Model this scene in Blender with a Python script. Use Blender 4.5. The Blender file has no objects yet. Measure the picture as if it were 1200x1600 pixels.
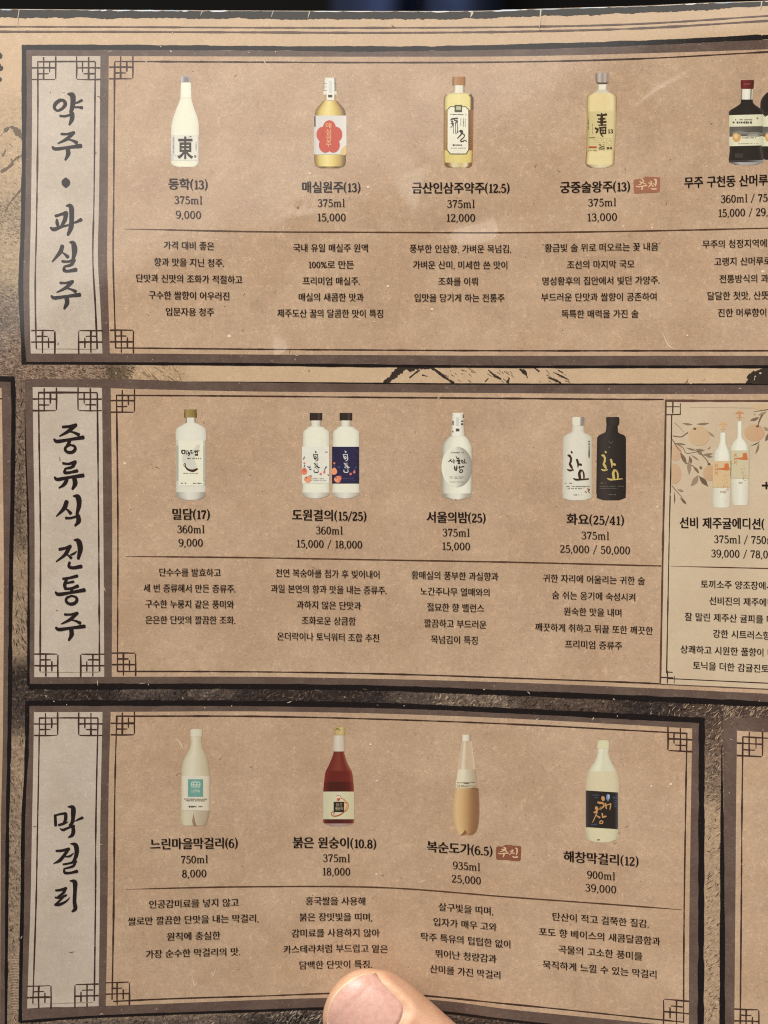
import bpy, math, random
import numpy as np
from mathutils import Vector, geometry

random.seed(11)
rng = np.random.default_rng(11)
scene = bpy.context.scene
COL = scene.collection

# ------------------------------------------------------------------ camera, world, lamps, exposure
S = 1.2e-4            # metres of menu per photograph pixel at the sheet's plane
D = 0.26              # camera height above the sheet
cam_d = bpy.data.cameras.new('camera')
cam = bpy.data.objects.new('camera', cam_d)
COL.objects.link(cam)
cam.location = (0, 0, D)
cam_d.sensor_fit = 'VERTICAL'
cam_d.sensor_height = 24
cam_d.lens = 24 * D / (1600 * S)
cam_d.clip_start = 0.005
cam_d.clip_end = 20
cam_d.dof.use_dof = True
cam_d.dof.focus_distance = D - 0.004
cam_d.dof.aperture_fstop = 9.0
scene.camera = cam

world = bpy.data.worlds.new('World')
scene.world = world
world.use_nodes = True
bg = world.node_tree.nodes['Background']
bg.inputs[0].default_value = (1.0, 0.95, 0.90, 1)
bg.inputs[1].default_value = 0.09


def area_lamp(name, loc, target, sx, sy, watts, col, roll=0.0):
    l = bpy.data.lights.new(name, 'AREA')
    l.shape = 'RECTANGLE'
    l.size, l.size_y = sx, sy
    l.energy = watts
    l.color = col
    o = bpy.data.objects.new(name, l)
    COL.objects.link(o)
    o.location = loc
    q = (Vector(target) - Vector(loc)).to_track_quat('-Z', 'Y')
    o.rotation_euler = q.to_euler()
    o.rotation_euler.rotate_axis('Z', roll)
    return o


area_lamp('ceiling_lamp', (-0.52, 1.08, 0.92), (0, 0, 0), 1.0, 1.0, 33.0, (1.0, 0.975, 0.94))
win = area_lamp('window_lamp', (-0.345, 0.484, 0.95), (-0.345, 0.484, 0), 1.3, 0.70, 8.5, (1.0, 0.97, 0.92))
win.rotation_euler = (0, 0, math.radians(32.7))
scene.cycles.use_denoising = False
scene.cycles.pixel_filter_type = 'BLACKMAN_HARRIS'
scene.cycles.filter_width = 1.15

vs = scene.view_settings
scene.display_settings.display_device = 'sRGB'
vs.view_transform = 'Standard'
vs.look = 'None'
vs.exposure = -0.27
vs.gamma = 1.0
vs.use_curve_mapping = False


# ------------------------------------------------------------------ helpers
def lin(c):
    out = []
    for x in c[:3]:
        x = x / 255.0
        out.append(x / 12.92 if x <= 0.04045 else ((x + 0.055) / 1.055) ** 2.4)
    return np.array(out)


def catmull(pts, step=4.0, closed=False):
    P = [np.array(p, float) for p in pts]
    if len(P) < 3 and not closed:
        n = max(2, int(np.linalg.norm(P[1][:2] - P[0][:2]) / step) + 2)
        return [P[0] * (1 - t) + P[1] * t for t in np.linspace(0, 1, n)]
    n = len(P)
    out = []
    rngk = range(n) if closed else range(n - 1)
    for i in rngk:
        if closed:
            p0, p1, p2, p3 = P[(i - 1) % n], P[i], P[(i + 1) % n], P[(i + 2) % n]
        else:
            p1, p2 = P[i], P[i + 1]
            p0 = P[i - 1] if i > 0 else 2 * p1 - p2
            p3 = P[i + 2] if i + 2 < n else 2 * p2 - p1
        m = max(2, int(np.linalg.norm(p2[:2] - p1[:2]) / step) + 1)
        for t in np.linspace(0, 1, m, endpoint=False):
            out.append(0.5 * (2 * p1 + (p2 - p0) * t + (2 * p0 - 5 * p1 + 4 * p2 - p3) * t * t
                              + (3 * p1 - p0 - 3 * p2 + p3) * t ** 3))
    if not closed:
        out.append(P[-1])
    return out


class Curve1:
    """smooth 1-D function through samples"""
    def __init__(s, xs, ys):
        d = catmull(list(zip(xs, ys)), 6.0)
        s.x = np.array([p[0] for p in d])
        s.y = np.array([p[1] for p in d])

    def __call__(s, x):
        if np.isscalar(x) and s.x[0] <= x <= s.x[-1]:
            return np.interp(x, s.x, s.y)
        x = np.asarray(x, float)
        y = np.interp(x, s.x, s.y)
        # straight continuation past the last samples
        k1 = (s.y[-1] - s.y[-6]) / (s.x[-1] - s.x[-6])
        k0 = (s.y[5] - s.y[0]) / (s.x[5] - s.x[0])
        return np.where(x > s.x[-1], s.y[-1] + k1 * (x - s.x[-1]), np.where(x < s.x[0], s.y[0] + k0 * (x - s.x[0]), y))


# ---- glyph outlines of the built-in font
def bez(spl):
    bp = spl.bezier_points
    n = len(bp)
    out = []
    for i in range(n):
        a, b = bp[i], bp[(i + 1) % n]
        p0, p1, p2, p3 = (np.array(x[:2]) for x in (a.co, a.handle_right, b.co, b.handle_left))
        p2, p3 = np.array(b.handle_left[:2]), np.array(b.co[:2])
        straight = abs((p1 - p0)[0] * (p3 - p0)[1] - (p1 - p0)[1] * (p3 - p0)[0]) < 1e-5 and abs((p2 - p0)[0] * (p3 - p0)[1] - (p2 - p0)[1] * (p3 - p0)[0]) < 1e-5
        for t in ([0.0] if straight else np.linspace(0, 1, 5, endpoint=False)):
            out.append((1 - t) ** 3 * p0 + 3 * (1 - t) ** 2 * t * p1 + 3 * (1 - t) * t * t * p2 + t ** 3 * p3)
    cl = [out[0]]
    for p in out[1:]:
        if np.linalg.norm(p - cl[-1]) > 1e-4:
            cl.append(p)
    if np.linalg.norm(cl[0] - cl[-1]) < 1e-4:
        cl.pop()
    return cl


# outlines are read once, from one block of text, while the scene is still empty
_raw = {}
_chars = sorted(set('가간감강같걸게격결고곡공과구국궁귀귤금기김깔깨꽃꿀끔끗끝끼낄나난내넘넣노누느는닉닌단달담당대더던도독동뒤드든디떠또뛰뜻띠라락랭량러런럼럽력로료루룽뤄류르를리린마막만말맛매머며명모목묘무묵문물미밀밋발밤방백밸번베벼복본부붉비빚빛사산살삼상새서선성세션소수숙순술숨숭쉬스시식신실쌀쓴아안않액약양어엄없에여역연열옅오온옹와왕요용우운울워원위유은을음의이인일입있자잘장적전절정제조존좋주중증지직진질집징쭉창처천첨첫청추충취칙카켜콤쾌큼탁탄터텁테토통트특포풀풍프피하학한함합해향홍화황효후東酒王錦%ABCDEHIKLNORSTUVWY'))
_fc = bpy.data.curves.new('glyph_source', 'FONT')
_fc.body = '\n'.join(_chars)
_fc.space_line = 3.0
_fo = bpy.data.objects.new('glyph_source', _fc)
COL.objects.link(_fo)
for _s in _fo.to_curve(bpy.context.evaluated_depsgraph_get()).splines:
    if len(_s.bezier_points) > 2:
        _c = bez(_s)
        _k = int(round((0.35 - sum(p[1] for p in _c) / len(_c)) / 3.0))
        _raw.setdefault(_chars[_k], []).append([p + np.array([0, 3.0 * _k]) for p in _c])
_fo.to_curve_clear()
bpy.data.objects.remove(_fo)


def raw_glyph(ch):
    return _raw.get(ch, [])


# ---- the bend of the sheet
CREASES = [  # (points, height in m, width px, kind)
    ([(640, 268), (652, 300), (668, 335), (685, 362)], 0.00042, 17, 'ridge'),
    ([(690, 352), (735, 350), (775, 343)], -0.00042, 22, 'ridge'),
    ([(458, 322), (464, 331), (478, 331)], 0.00010, 5, 'step'),
    ([(395, 470), (415, 505), (442, 552)], -0.00045, 14, 'ridge'),
    ([(985, 178), (1030, 142), (1090, 108)], 0.00005, 6, 'ridge'),
    ([(690, 1066), (715, 1076), (735, 1080)], 0.00006, 3, 'ridge'),
    ([(845, 17), (844, 32), (841, 50)], 0.00010, 3, 'ridge'),
]


def zf(u, v):
    u = np.asarray(u, float)
    v = np.asarray(v, float)
    du = (u - 540.0) / 600.0
    z = 0.0085 * du ** 2 * (0.25 + 0.75 * np.clip(v / 1600, 0, 1.1) ** 1.3)
    z = z + 0.0014 * np.sin(u / 310.0 + 0.6) * np.sin(v / 420.0 + 0.3) + 0.0016 * np.exp(-((v - 20) / 160.0) ** 2) * np.clip((u - 700) / 500, 0, 1.5) ** 2
    z = z + 0.0010 * np.exp(-((u - 60) / 260.0) ** 2 - ((v - 330) / 330.0) ** 2)
    for pts, amp, w, kind in CREASES:
        best = np.full(z.shape, 1e9)
        sg = np.zeros(z.shape)
        tp = np.zeros(z.shape)
        n = len(pts) - 1
        for i in range(n):
            ax, ay = pts[i]
            bx, by = pts[i + 1]
            L2 = (bx - ax) ** 2 + (by - ay) ** 2
            t = np.clip(((u - ax) * (bx - ax) + (v - ay) * (by - ay)) / L2, 0, 1)
            dx, dy = u - (ax + t * (bx - ax)), v - (ay + t * (by - ay))
            d = np.hypot(dx, dy)
            m = d < best
            best = np.where(m, d, best)
            sg = np.where(m, np.sign((bx - ax) * dy - (by - ay) * dx), sg)
            tp = np.where(m, (i + t) / n, tp)
        taper = np.clip(np.sin(np.pi * np.clip(tp, 0.02, 0.98)), 0, 1) ** 0.6
        if kind == 'ridge':
            z = z + amp * taper * np.exp(-(best / w) ** 2)
        else:
            z = z + amp * taper * np.exp(-(best / (w * 4.0)) ** 2) * np.tanh(sg * best / w)
    return z


def P(u, v, h=0.0):
    z = zf(u, v) + h
    k = (D - z) / D
    return np.stack([(np.asarray(u, float) - 600) * S * k, (800 - np.asarray(v, float)) * S * k, z], -1)


LAY = 2.8e-5      # thickness of one printed layer


class Print:
    """collects flat printed shapes in photograph pixels; build() lays them on the bent sheet"""
    def __init__(s):
        s.u, s.v, s.h, s.c, s.f, s.n = [], [], [], [], [], 0
        s.inc = 0

    def _add(s, pts, cols, h, faces):
        b = s.n
        for i, p in enumerate(pts):
            s.u.append(p[0]); s.v.append(p[1]); s.h.append(h)
            s.c.append(cols if not isinstance(cols, list) else cols[i])
        s.n += len(pts)
        for f in faces:
            s.f.append([b + k for k in f])

    def hh(s, lay):
        s.inc += 1
        return lay * LAY + (s.inc % 40) * 6e-7

    def poly(s, loops, col, lay):
        if not isinstance(loops[0][0], (list, tuple, np.ndarray)):
            loops = [loops]
        L3 = [[Vector((p[0], -p[1], 0)) for p in l] for l in loops]
        tris = geometry.tessellate_polygon(L3)
        pts = [p for l in loops for p in l]
        fs = []
        for t in tris:
            a, b, c = pts[t[0]], pts[t[1]], pts[t[2]]
            cr = (b[0] - a[0]) * (c[1] - a[1]) - (b[1] - a[1]) * (c[0] - a[0])
            fs.append(t if cr < 0 else (t[0], t[2], t[1]))
        s._add(pts, lin4(col), s.hh(lay), fs)

    def strip(s, left, right, col, lay):
        pts, fs = [], []
        n = len(left)
        for a, b in zip(left, right):
            pts += [a, b]
        for i in range(n - 1):
            a, b, c, d = 2 * i, 2 * i + 1, 2 * i + 3, 2 * i + 2
            p, q, r = pts[a], pts[b], pts[c]
            cr = (q[0] - p[0]) * (r[1] - p[1]) - (q[1] - p[1]) * (r[0] - p[0])
            fs.append((a, b, c, d) if cr < 0 else (a, d, c, b))
        s._add(pts, lin4(col), s.hh(lay), fs)

    def stroke(s, pts, widths, col, lay, step=2.0, cap=True, closed=False, jit=0.0):
        """brush stroke: pts with widths spread evenly over them"""
        if not isinstance(widths, (list, tuple)):
            widths = [widths] * len(pts)
        if len(widths) != len(pts):
            widths = list(np.interp(np.linspace(0, 1, len(pts)), np.linspace(0, 1, len(widths)), widths))
        d = catmull([(p[0], p[1], w) for p, w in zip(pts, widths)], step, closed)
        if closed:
            d.append(d[0])
        A = np.array(d)
        T = np.gradient(A[:, :2], axis=0)
        if closed:
            T[0] = T[-1] = A[1, :2] - A[-2, :2]
        T /= np.maximum(np.linalg.norm(T, axis=1, keepdims=True), 1e-6)
        N = np.stack([-T[:, 1], T[:, 0]], 1)
        w = A[:, 2:3] / 2
        if jit:
            w = w * (1 + jit * np.convolve(rng.standard_normal(len(w) + 4), np.ones(5) / 2.2, 'valid')[:, None])
        Lf = list(A[:, :2] + N * w)
        Rt = list(A[:, :2] - N * w)
        if cap and not closed:
            w0, w1 = w[0, 0], w[-1, 0]
            Lf = [A[0, :2] - T[0] * w0 * 0.55 + N[0] * w0 * 0.55] + Lf + [A[-1, :2] + T[-1] * w1 * 0.55 + N[-1] * w1 * 0.55]
            Rt = [A[0, :2] - T[0] * w0 * 0.55 - N[0] * w0 * 0.55] + Rt + [A[-1, :2] + T[-1] * w1 * 0.55 - N[-1] * w1 * 0.55]
        s.strip(Lf, Rt, col, lay)

    def line(s, pts, w, col, lay, jit=0.10):
        s.stroke(pts, w, col, lay, step=6.0, cap=False, jit=jit)

    def grid(s, fn, nu, nv, col, lay):
        """fn(a, b) -> (u, v), a and b in 0..1; col is a colour or fn(a, b)"""
        h = s.hh(lay)
        pts, cols, fs = [], [], []
        for j in range(nv + 1):
            for i in range(nu + 1):
                pts.append(fn(i / nu, j / nv))
                cols.append(lin4(col(i / nu, j / nv)) if callable(col) else lin4(col))
        for j in range(nv):
            for i in range(nu):
                a = j * (nu + 1) + i
                fs.append((a, a + nu + 1, a + nu + 2, a + 1))
        s._add(pts, cols, h, fs)

    def ellipse(s, cx, cy, rx, ry, col, lay, n=20, rot=0.0):
        c, q = math.cos(rot), math.sin(rot)
        s.poly([(cx + rx * math.cos(t) * c - ry * math.sin(t) * q, cy + rx * math.cos(t) * q + ry * math.sin(t) * c)
                for t in np.linspace(0, 2 * math.pi, n, endpoint=False)], col, lay)

    def build(s, name, mat, parent, label=None):
        me = bpy.data.meshes.new(name)
        u, v, h = np.array(s.u), np.array(s.v), np.array(s.h)
        co = P(u, v, h)
        me.from_pydata([tuple(c) for c in co], [], s.f)
        uv = me.uv_layers.new(name='UVMap')
        li = np.empty(len(me.loops), int)
        me.loops.foreach_get('vertex_index', li)
        uv.data.foreach_set('uv', np.stack([u[li] / 100, -v[li] / 100], 1).ravel())
        at = me.color_attributes.new('print_colour', 'FLOAT_COLOR', 'POINT')
        at.data.foreach_set('color', np.array(s.c, float).ravel())
        me.polygons.foreach_set('use_smooth', [True] * len(me.polygons))
        me.materials.append(mat)
        o = bpy.data.objects.new(name, me)
        COL.objects.link(o)
        o.parent = parent
        if label:
            o['label'] = label
        return o


_lc = {}


def lin4(c):
    k = tuple(c)
    if k not in _lc:
        a = lin(c)
        _lc[k] = (a[0], a[1], a[2], c[3] if len(c) > 3 else 1.0)
    return _lc[k]


def empty(name, loc, label=None, cat=None):
    o = bpy.data.objects.new(name, None)
    COL.objects.link(o)
    o.location = loc
    if label:
        o['label'] = label
    if cat:
        o['category'] = cat
    return o


# ------------------------------------------------------------------ materials
class NT:
    def __init__(s, name):
        s.m = bpy.data.materials.new(name)
        s.m.use_nodes = True
        s.t = s.m.node_tree
        s.b = s.t.nodes['Principled BSDF']

    def n(s, typ, **kw):
        x = s.t.nodes.new(typ)
        for k, v in kw.items():
            setattr(x, k, v)
        return x

    def link(s, a, b):
        s.t.links.new(a, b)

    def val(s, sock, x):
        if hasattr(x, 'is_output'):
            s.link(x, sock)
        else:
            sock.default_value = x

    def math(s, op, a, b=None, c=None, clamp=False):
        x = s.n('ShaderNodeMath', operation=op, use_clamp=clamp)
        s.val(x.inputs[0], a)
        if b is not None:
            s.val(x.inputs[1], b)
        if c is not None:
            s.val(x.inputs[2], c)
        return x.outputs[0]

    def noise(s, vec, scale, detail=2, rough=0.5, dist=0.0):
        x = s.n('ShaderNodeTexNoise')
        s.link(vec, x.inputs['Vector'])
        x.inputs['Scale'].default_value = scale
        x.inputs['Detail'].default_value = detail
        x.inputs['Roughness'].default_value = rough
        x.inputs['Distortion'].default_value = dist
        return x.outputs['Fac']

    def sm(s, x, lo, hi, a=0.0, b=1.0):
        r = s.n('ShaderNodeMapRange', interpolation_type='SMOOTHSTEP')
        s.val(r.inputs['Value'], x)
        r.inputs['From Min'].default_value = lo
        r.inputs['From Max'].default_value = hi
        r.inputs['To Min'].default_value = a
        r.inputs['To Max'].default_value = b
        return r.outputs[0]

    def mix(s, f, a, b, mode='MIX'):
        x = s.n('ShaderNodeMix', data_type='RGBA', blend_type=mode)
        s.val(x.inputs[0], f)
        for k, q in ((6, a), (7, b)):
            if hasattr(q, 'is_output'):
                s.link(q, x.inputs[k])
            else:
                x.inputs[k].default_value = (q[0], q[1], q[2], 1)
        return x.outputs[2]

    def mapping(s, vec, scale=(1, 1, 1), rot=0.0, loc=(0, 0, 0)):
        m = s.n('ShaderNodeMapping')
        s.link(vec, m.inputs[0])
        m.inputs['Scale'].default_value = scale
        m.inputs['Rotation'].default_value = (0, 0, rot)
        m.inputs['Location'].default_value = loc
        return m.outputs[0]

    def bump(s, h, dist, strength=1.0):
        x = s.n('ShaderNodeBump')
        s.link(h, x.inputs['Height'])
        x.inputs['Distance'].default_value = dist
        x.inputs['Strength'].default_value = strength
        s.link(x.outputs[0], s.b.inputs['Normal'])

    def uv(s):
        return s.n('ShaderNodeTexCoord').outputs['UV']


def fibre_factor(t, uv):
    """kraft paper: curly light and dark fibres, fine grain, soft mottling; returns (multiplier, light flecks, height)"""
    f1 = t.noise(uv, 9.0, 1.0, 0.5, 1.6)
    f2 = t.noise(t.mapping(uv, loc=(7.3, 2.1, 0), rot=0.9), 11.0, 1.0, 0.5, 2.0)
    f3 = t.noise(t.mapping(uv, loc=(3.1, 9.7, 0), rot=2.1), 13.0, 1.0, 0.5, 2.2)
    m1 = t.noise(t.mapping(uv, loc=(1.2, 5.0, 0)), 7.0, 2.0)
    m2 = t.noise(t.mapping(uv, loc=(8.2, 1.0, 0)), 8.0, 2.0)
    line = lambda f, w: t.sm(t.math('ABSOLUTE', t.math('SUBTRACT', f, 0.5)), 0.0, w, 1.0, 0.0)
    lt = t.math('MULTIPLY', t.math('MAXIMUM', line(f1, 0.03), line(f3, 0.024)), t.sm(m1, 0.47, 0.60))
    dk = t.math('MULTIPLY', line(f2, 0.026), t.sm(m2, 0.52, 0.64))
    grain = t.math('SUBTRACT', t.noise(uv, 55.0, 2.0, 0.7), 0.5)
    mid = t.math('SUBTRACT', t.noise(uv, 18.0, 3.0, 0.65), 0.5)
    mot = t.math('SUBTRACT', t.noise(uv, 1.6, 4.0, 0.6), 0.5)
    g = t.math('MULTIPLY_ADD', grain, 0.50, 1.0)
    g = t.math('ADD', g, t.math('MULTIPLY', mid, 0.30))
    g = t.math('ADD', g, t.math('MULTIPLY', mot, 0.22))
    g = t.math('ADD', g, t.math('MULTIPLY', lt, 0.20))
    g = t.math('SUBTRACT', g, t.math('MULTIPLY', dk, 0.18))
    vo = t.n('ShaderNodeTexVoronoi')
    t.link(t.mapping(uv, scale=(1, 1.3, 1), rot=0.5), vo.inputs['Vector'])
    vo.inputs['Scale'].default_value = 5.5
    sep = t.n('ShaderNodeSeparateColor')
    t.link(vo.outputs['Color'], sep.inputs[0])
    fl = t.math('MULTIPLY', t.sm(vo.outputs['Distance'], 0.03, 0.09, 1.0, 0.0), t.sm(sep.outputs[0], 0.90, 0.93))
    height = t.math('ADD', t.math('MULTIPLY', grain, 0.5), t.math('ADD', t.math('MULTIPLY', mid, 1.0), t.math('MULTIPLY', lt, 0.4)))
    return g, fl, height


def paper_mat(name, colour, colour2, amount=1.0, rough=0.085, spec=0.46, fleck=0.55):
    t = NT(name)
    uv = t.uv()
    g, fl, h = fibre_factor(t, uv)
    warm = t.sm(t.noise(uv, 0.9, 3.0, 0.6), 0.35, 0.65)
    base = t.mix(warm, lin(colour), lin(colour2))
    if amount != 1.0:
        g = t.math('MULTIPLY_ADD', t.math('SUBTRACT', g, 1.0), amount, 1.0)
    vm = t.n('ShaderNodeVectorMath', operation='SCALE')
    t.link(base, vm.inputs[0])
    t.link(g, vm.inputs['Scale'])
    c = t.mix(t.math('MULTIPLY', fl, fleck), vm.outputs[0], lin((232, 216, 190)))
    t.link(c, t.b.inputs['Base Color'])
    t.b.inputs['Roughness'].default_value = rough
    t.b.inputs['Specular IOR Level'].default_value = spec
    t.bump(h, 1.4e-5, 0.22)
    return t.m


def frame_mat(name, c1, c2, spec=0.46):
    t = NT(name)
    uv = t.uv()
    n1 = t.noise(t.mapping(uv, scale=(1, 1.6, 1)), 14.0, 4.0, 0.7, 0.5)
    n2 = t.noise(uv, 2.3, 3.0, 0.6)
    n3 = t.noise(t.mapping(uv, rot=0.6), 26.0, 2.0, 0.6, 1.0)
    base = t.mix(t.sm(n2, 0.35, 0.65), lin(c1), lin(c2))
    g = t.math('MULTIPLY_ADD', t.math('SUBTRACT', n1, 0.5), 0.75, 1.0)
    vm = t.n('ShaderNodeVectorMath', operation='SCALE')
    t.link(base, vm.inputs[0])
    t.link(g, vm.inputs['Scale'])
    c = t.mix(t.math('MULTIPLY', t.sm(n3, 0.64, 0.74), 0.40), vm.outputs[0], lin((178, 155, 138)))
    t.link(c, t.b.inputs['Base Color'])
    t.b.inputs['Roughness'].default_value = 0.085
    t.b.inputs['Specular IOR Level'].default_value = spec
    t.bump(n1, 2e-5, 0.25)
    return t.m


def print_mat(name, grain=0.10, spec=0.46, rough=0.085, wear=0.0, stock=0.0):
    t = NT(name)
    uv = t.uv()
    a = t.n('ShaderNodeVertexColor', layer_name='print_colour')
    g = t.math('SUBTRACT', t.noise(uv, 45.0, 2.0, 0.7), 0.5)
    g2 = t.math('SUBTRACT', t.noise(uv, 14.0, 3.0, 0.6), 0.5)
    k = t.math('ADD', t.math('MULTIPLY_ADD', g, grain, 1.0), t.math('MULTIPLY', g2, grain))
    vm = t.n('ShaderNodeVectorMath', operation='SCALE')
    t.link(a.outputs[0], vm.inputs[0])
    t.link(k, vm.inputs['Scale'])
    c = vm.outputs[0]
    if stock:
        c = t.mix(stock, c, lin((176, 150, 124)))
    if wear:
        w = t.sm(t.noise(t.mapping(uv, loc=(4, 4, 0)), 24.0, 3.0, 0.7), 0.60, 0.78)
        c = t.mix(t.math('MULTIPLY', w, wear), c, lin((150, 122, 98)))
    t.link(c, t.b.inputs['Base Color'])
    t.b.inputs['Roughness'].default_value = rough
    t.b.inputs['Specular IOR Level'].default_value = spec
    t.bump(g, 2e-5, 0.2)
    return t.m


def wash_mat(name):
    """the ink painting behind the panels; attribute alpha = how grainy the brushwork is"""
    t = NT(name)
    uv = t.uv()
    a = t.n('ShaderNodeVertexColor', layer_name='print_colour')
    d = t.mapping(uv, scale=(0.55, 1.5, 1), rot=-0.75)
    n1 = t.noise(d, 17.0, 4.0, 0.7, 0.8)
    n2 = t.noise(t.mapping(uv, scale=(1.4, 0.8, 1), rot=0.5), 24.0, 3.0, 0.7, 0.6)
    n3 = t.noise(uv, 50.0, 2.0, 0.7)
    s = t.math('ADD', t.math('MULTIPLY', t.math('SUBTRACT', n1, 0.5), 4.0), t.math('MULTIPLY', t.math('SUBTRACT', n2, 0.5), 4.0))
    s = t.math('ADD', s, t.math('MULTIPLY', t.math('SUBTRACT', n3, 0.5), 2.5))
    k = t.math('MULTIPLY_ADD', t.math('MULTIPLY', s, 1.6), a.outputs[1], 1.0)
    k = t.math('MAXIMUM', k, 0.22)
    vm = t.n('ShaderNodeVectorMath', operation='SCALE')
    t.link(a.outputs[0], vm.inputs[0])
    t.link(k, vm.inputs['Scale'])
    # light flecks where the brush skipped
    fk = t.math('MULTIPLY', t.sm(n1, 0.52, 0.66), t.sm(n2, 0.48, 0.60))
    fk = t.math('MULTIPLY', fk, t.math('MULTIPLY', a.outputs[1], 1.1), clamp=True)
    c = t.mix(fk, vm.outputs[0], lin((190, 165, 138)))
    # paper fibres everywhere
    g, fl, h = fibre_factor(t, uv)
    vm2 = t.n('ShaderNodeVectorMath', operation='SCALE')
    t.link(c, vm2.inputs[0])
    t.link(t.math('MULTIPLY_ADD', t.math('SUBTRACT', g, 1.0), 0.8, 1.0), vm2.inputs['Scale'])
    t.link(vm2.outputs[0], t.b.inputs['Base Color'])
    t.b.inputs['Roughness'].default_value = 0.085
    t.b.inputs['Specular IOR Level'].default_value = 0.46
    t.bump(h, 1.4e-5, 0.22)
    return t.m


M_KRAFT = paper_mat('kraft_print', (187, 159, 131), (180, 150, 122), 1.5)
M_CREAM = paper_mat('cream_strip_print', (192, 178, 161), (185, 170, 152), 0.9)
M_SPECIAL = paper_mat('cream_special_print', (200, 180, 152), (194, 173, 145), 0.4, fleck=0.2)
M_FRAME = frame_mat('mauve_frame_print', (104, 86, 76), (94, 76, 67))
M_INK = print_mat('ink_print', 0.5, wear=0.22)
M_TEXT = print_mat('lettering_print', 0.3, wear=0.10)
M_PIC = print_mat('picture_print', 0.12, stock=0.03)
M_WASH = wash_mat('ink_wash_print')

BLACK = (30, 25, 24)
LINE = (66, 47, 39)
INK = (50, 34, 27)

# ------------------------------------------------------------------ horizontal guide curves of the bent print
GU = [0, 200, 400, 600, 800, 1000, 1200]
LV = [
    [96, 96, 97, 97.7, 96.7, 91.7, 81],
    [357, 358, 362, 363, 363.5, 361, 356.5],
    [543, 543.7, 545.7, 547, 548, 548, 548],
    [617, 617.7, 619, 621, 622.5, 624, 624],
    [869, 869.5, 871.5, 875, 878.5, 883.5, 888],
    [1049, 1049, 1049.7, 1053, 1059.5, 1067, 1077],
    [1119, 1119, 1119.3, 1124, 1131.5, 1142, 1153],
    [1396, 1389.5, 1385.5, 1387, 1402, 1416.5, 1432],
    [1577, 1563.5, 1556.5, 1552, 1569.3, 1590, 1611],
]
LC = [Curve1(GU, l) for l in LV]


def follow(uc, vc):
    """v as a function of u along the print's own horizontal through (uc, vc)"""
    a = [float(c(uc)) for c in LC]
    if vc <= a[0]:
        return lambda u: LC[0](u) + (vc - a[0])
    if vc >= a[-1]:
        return lambda u: LC[-1](u) + (vc - a[-1])
    for k in range(len(a) - 1):
        if a[k] <= vc <= a[k + 1]:
            t = (vc - a[k]) / (a[k + 1] - a[k])
            return lambda u, k=k, t=t: LC[k](u) * (1 - t) + LC[k + 1](u) * t


# ------------------------------------------------------------------ the menu: sheet and ink painting
menu = empty('menu', tuple(P(600, 1690)), 'kraft paper drinks menu with Korean lettering, bottle pictures and dark ink frames', 'menu')
MENU_LOC = Vector(menu.location)

TOP = Curve1([-300, 0, 200, 400, 600, 740, 800, 900, 1000, 1100, 1200, 1500], [13, 14, 15.5, 16.5, 17.2, 17, 15, 12, 9, 4.5, 1, -10])
U0, U1, V1 = -300.0, 1500.0, 1700.0


def vnoise(u, v, scale, seed, octv=4):
    out = np.zeros(u.shape)
    amp, tot = 1.0, 0.0
    for o in range(octv):
        r = np.random.default_rng(seed + o)
        g = r.random((256, 256))
        x, y = u / scale + 37.3 * o, v / scale + 11.9 * o
        xi, yi = np.floor(x).astype(int), np.floor(y).astype(int)
        fx, fy = x - xi, y - yi
        fx, fy = fx * fx * (3 - 2 * fx), fy * fy * (3 - 2 * fy)
        G = lambda i, j: g[(yi + j) % 256, (xi + i) % 256]
        out += amp * ((G(0, 0) * (1 - fx) + G(1, 0) * fx) * (1 - fy) + (G(0, 1) * (1 - fx) + G(1, 1) * fx) * fy)
        tot += amp
        amp *= 0.55
        scale *= 0.5
    return out / tot


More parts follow.
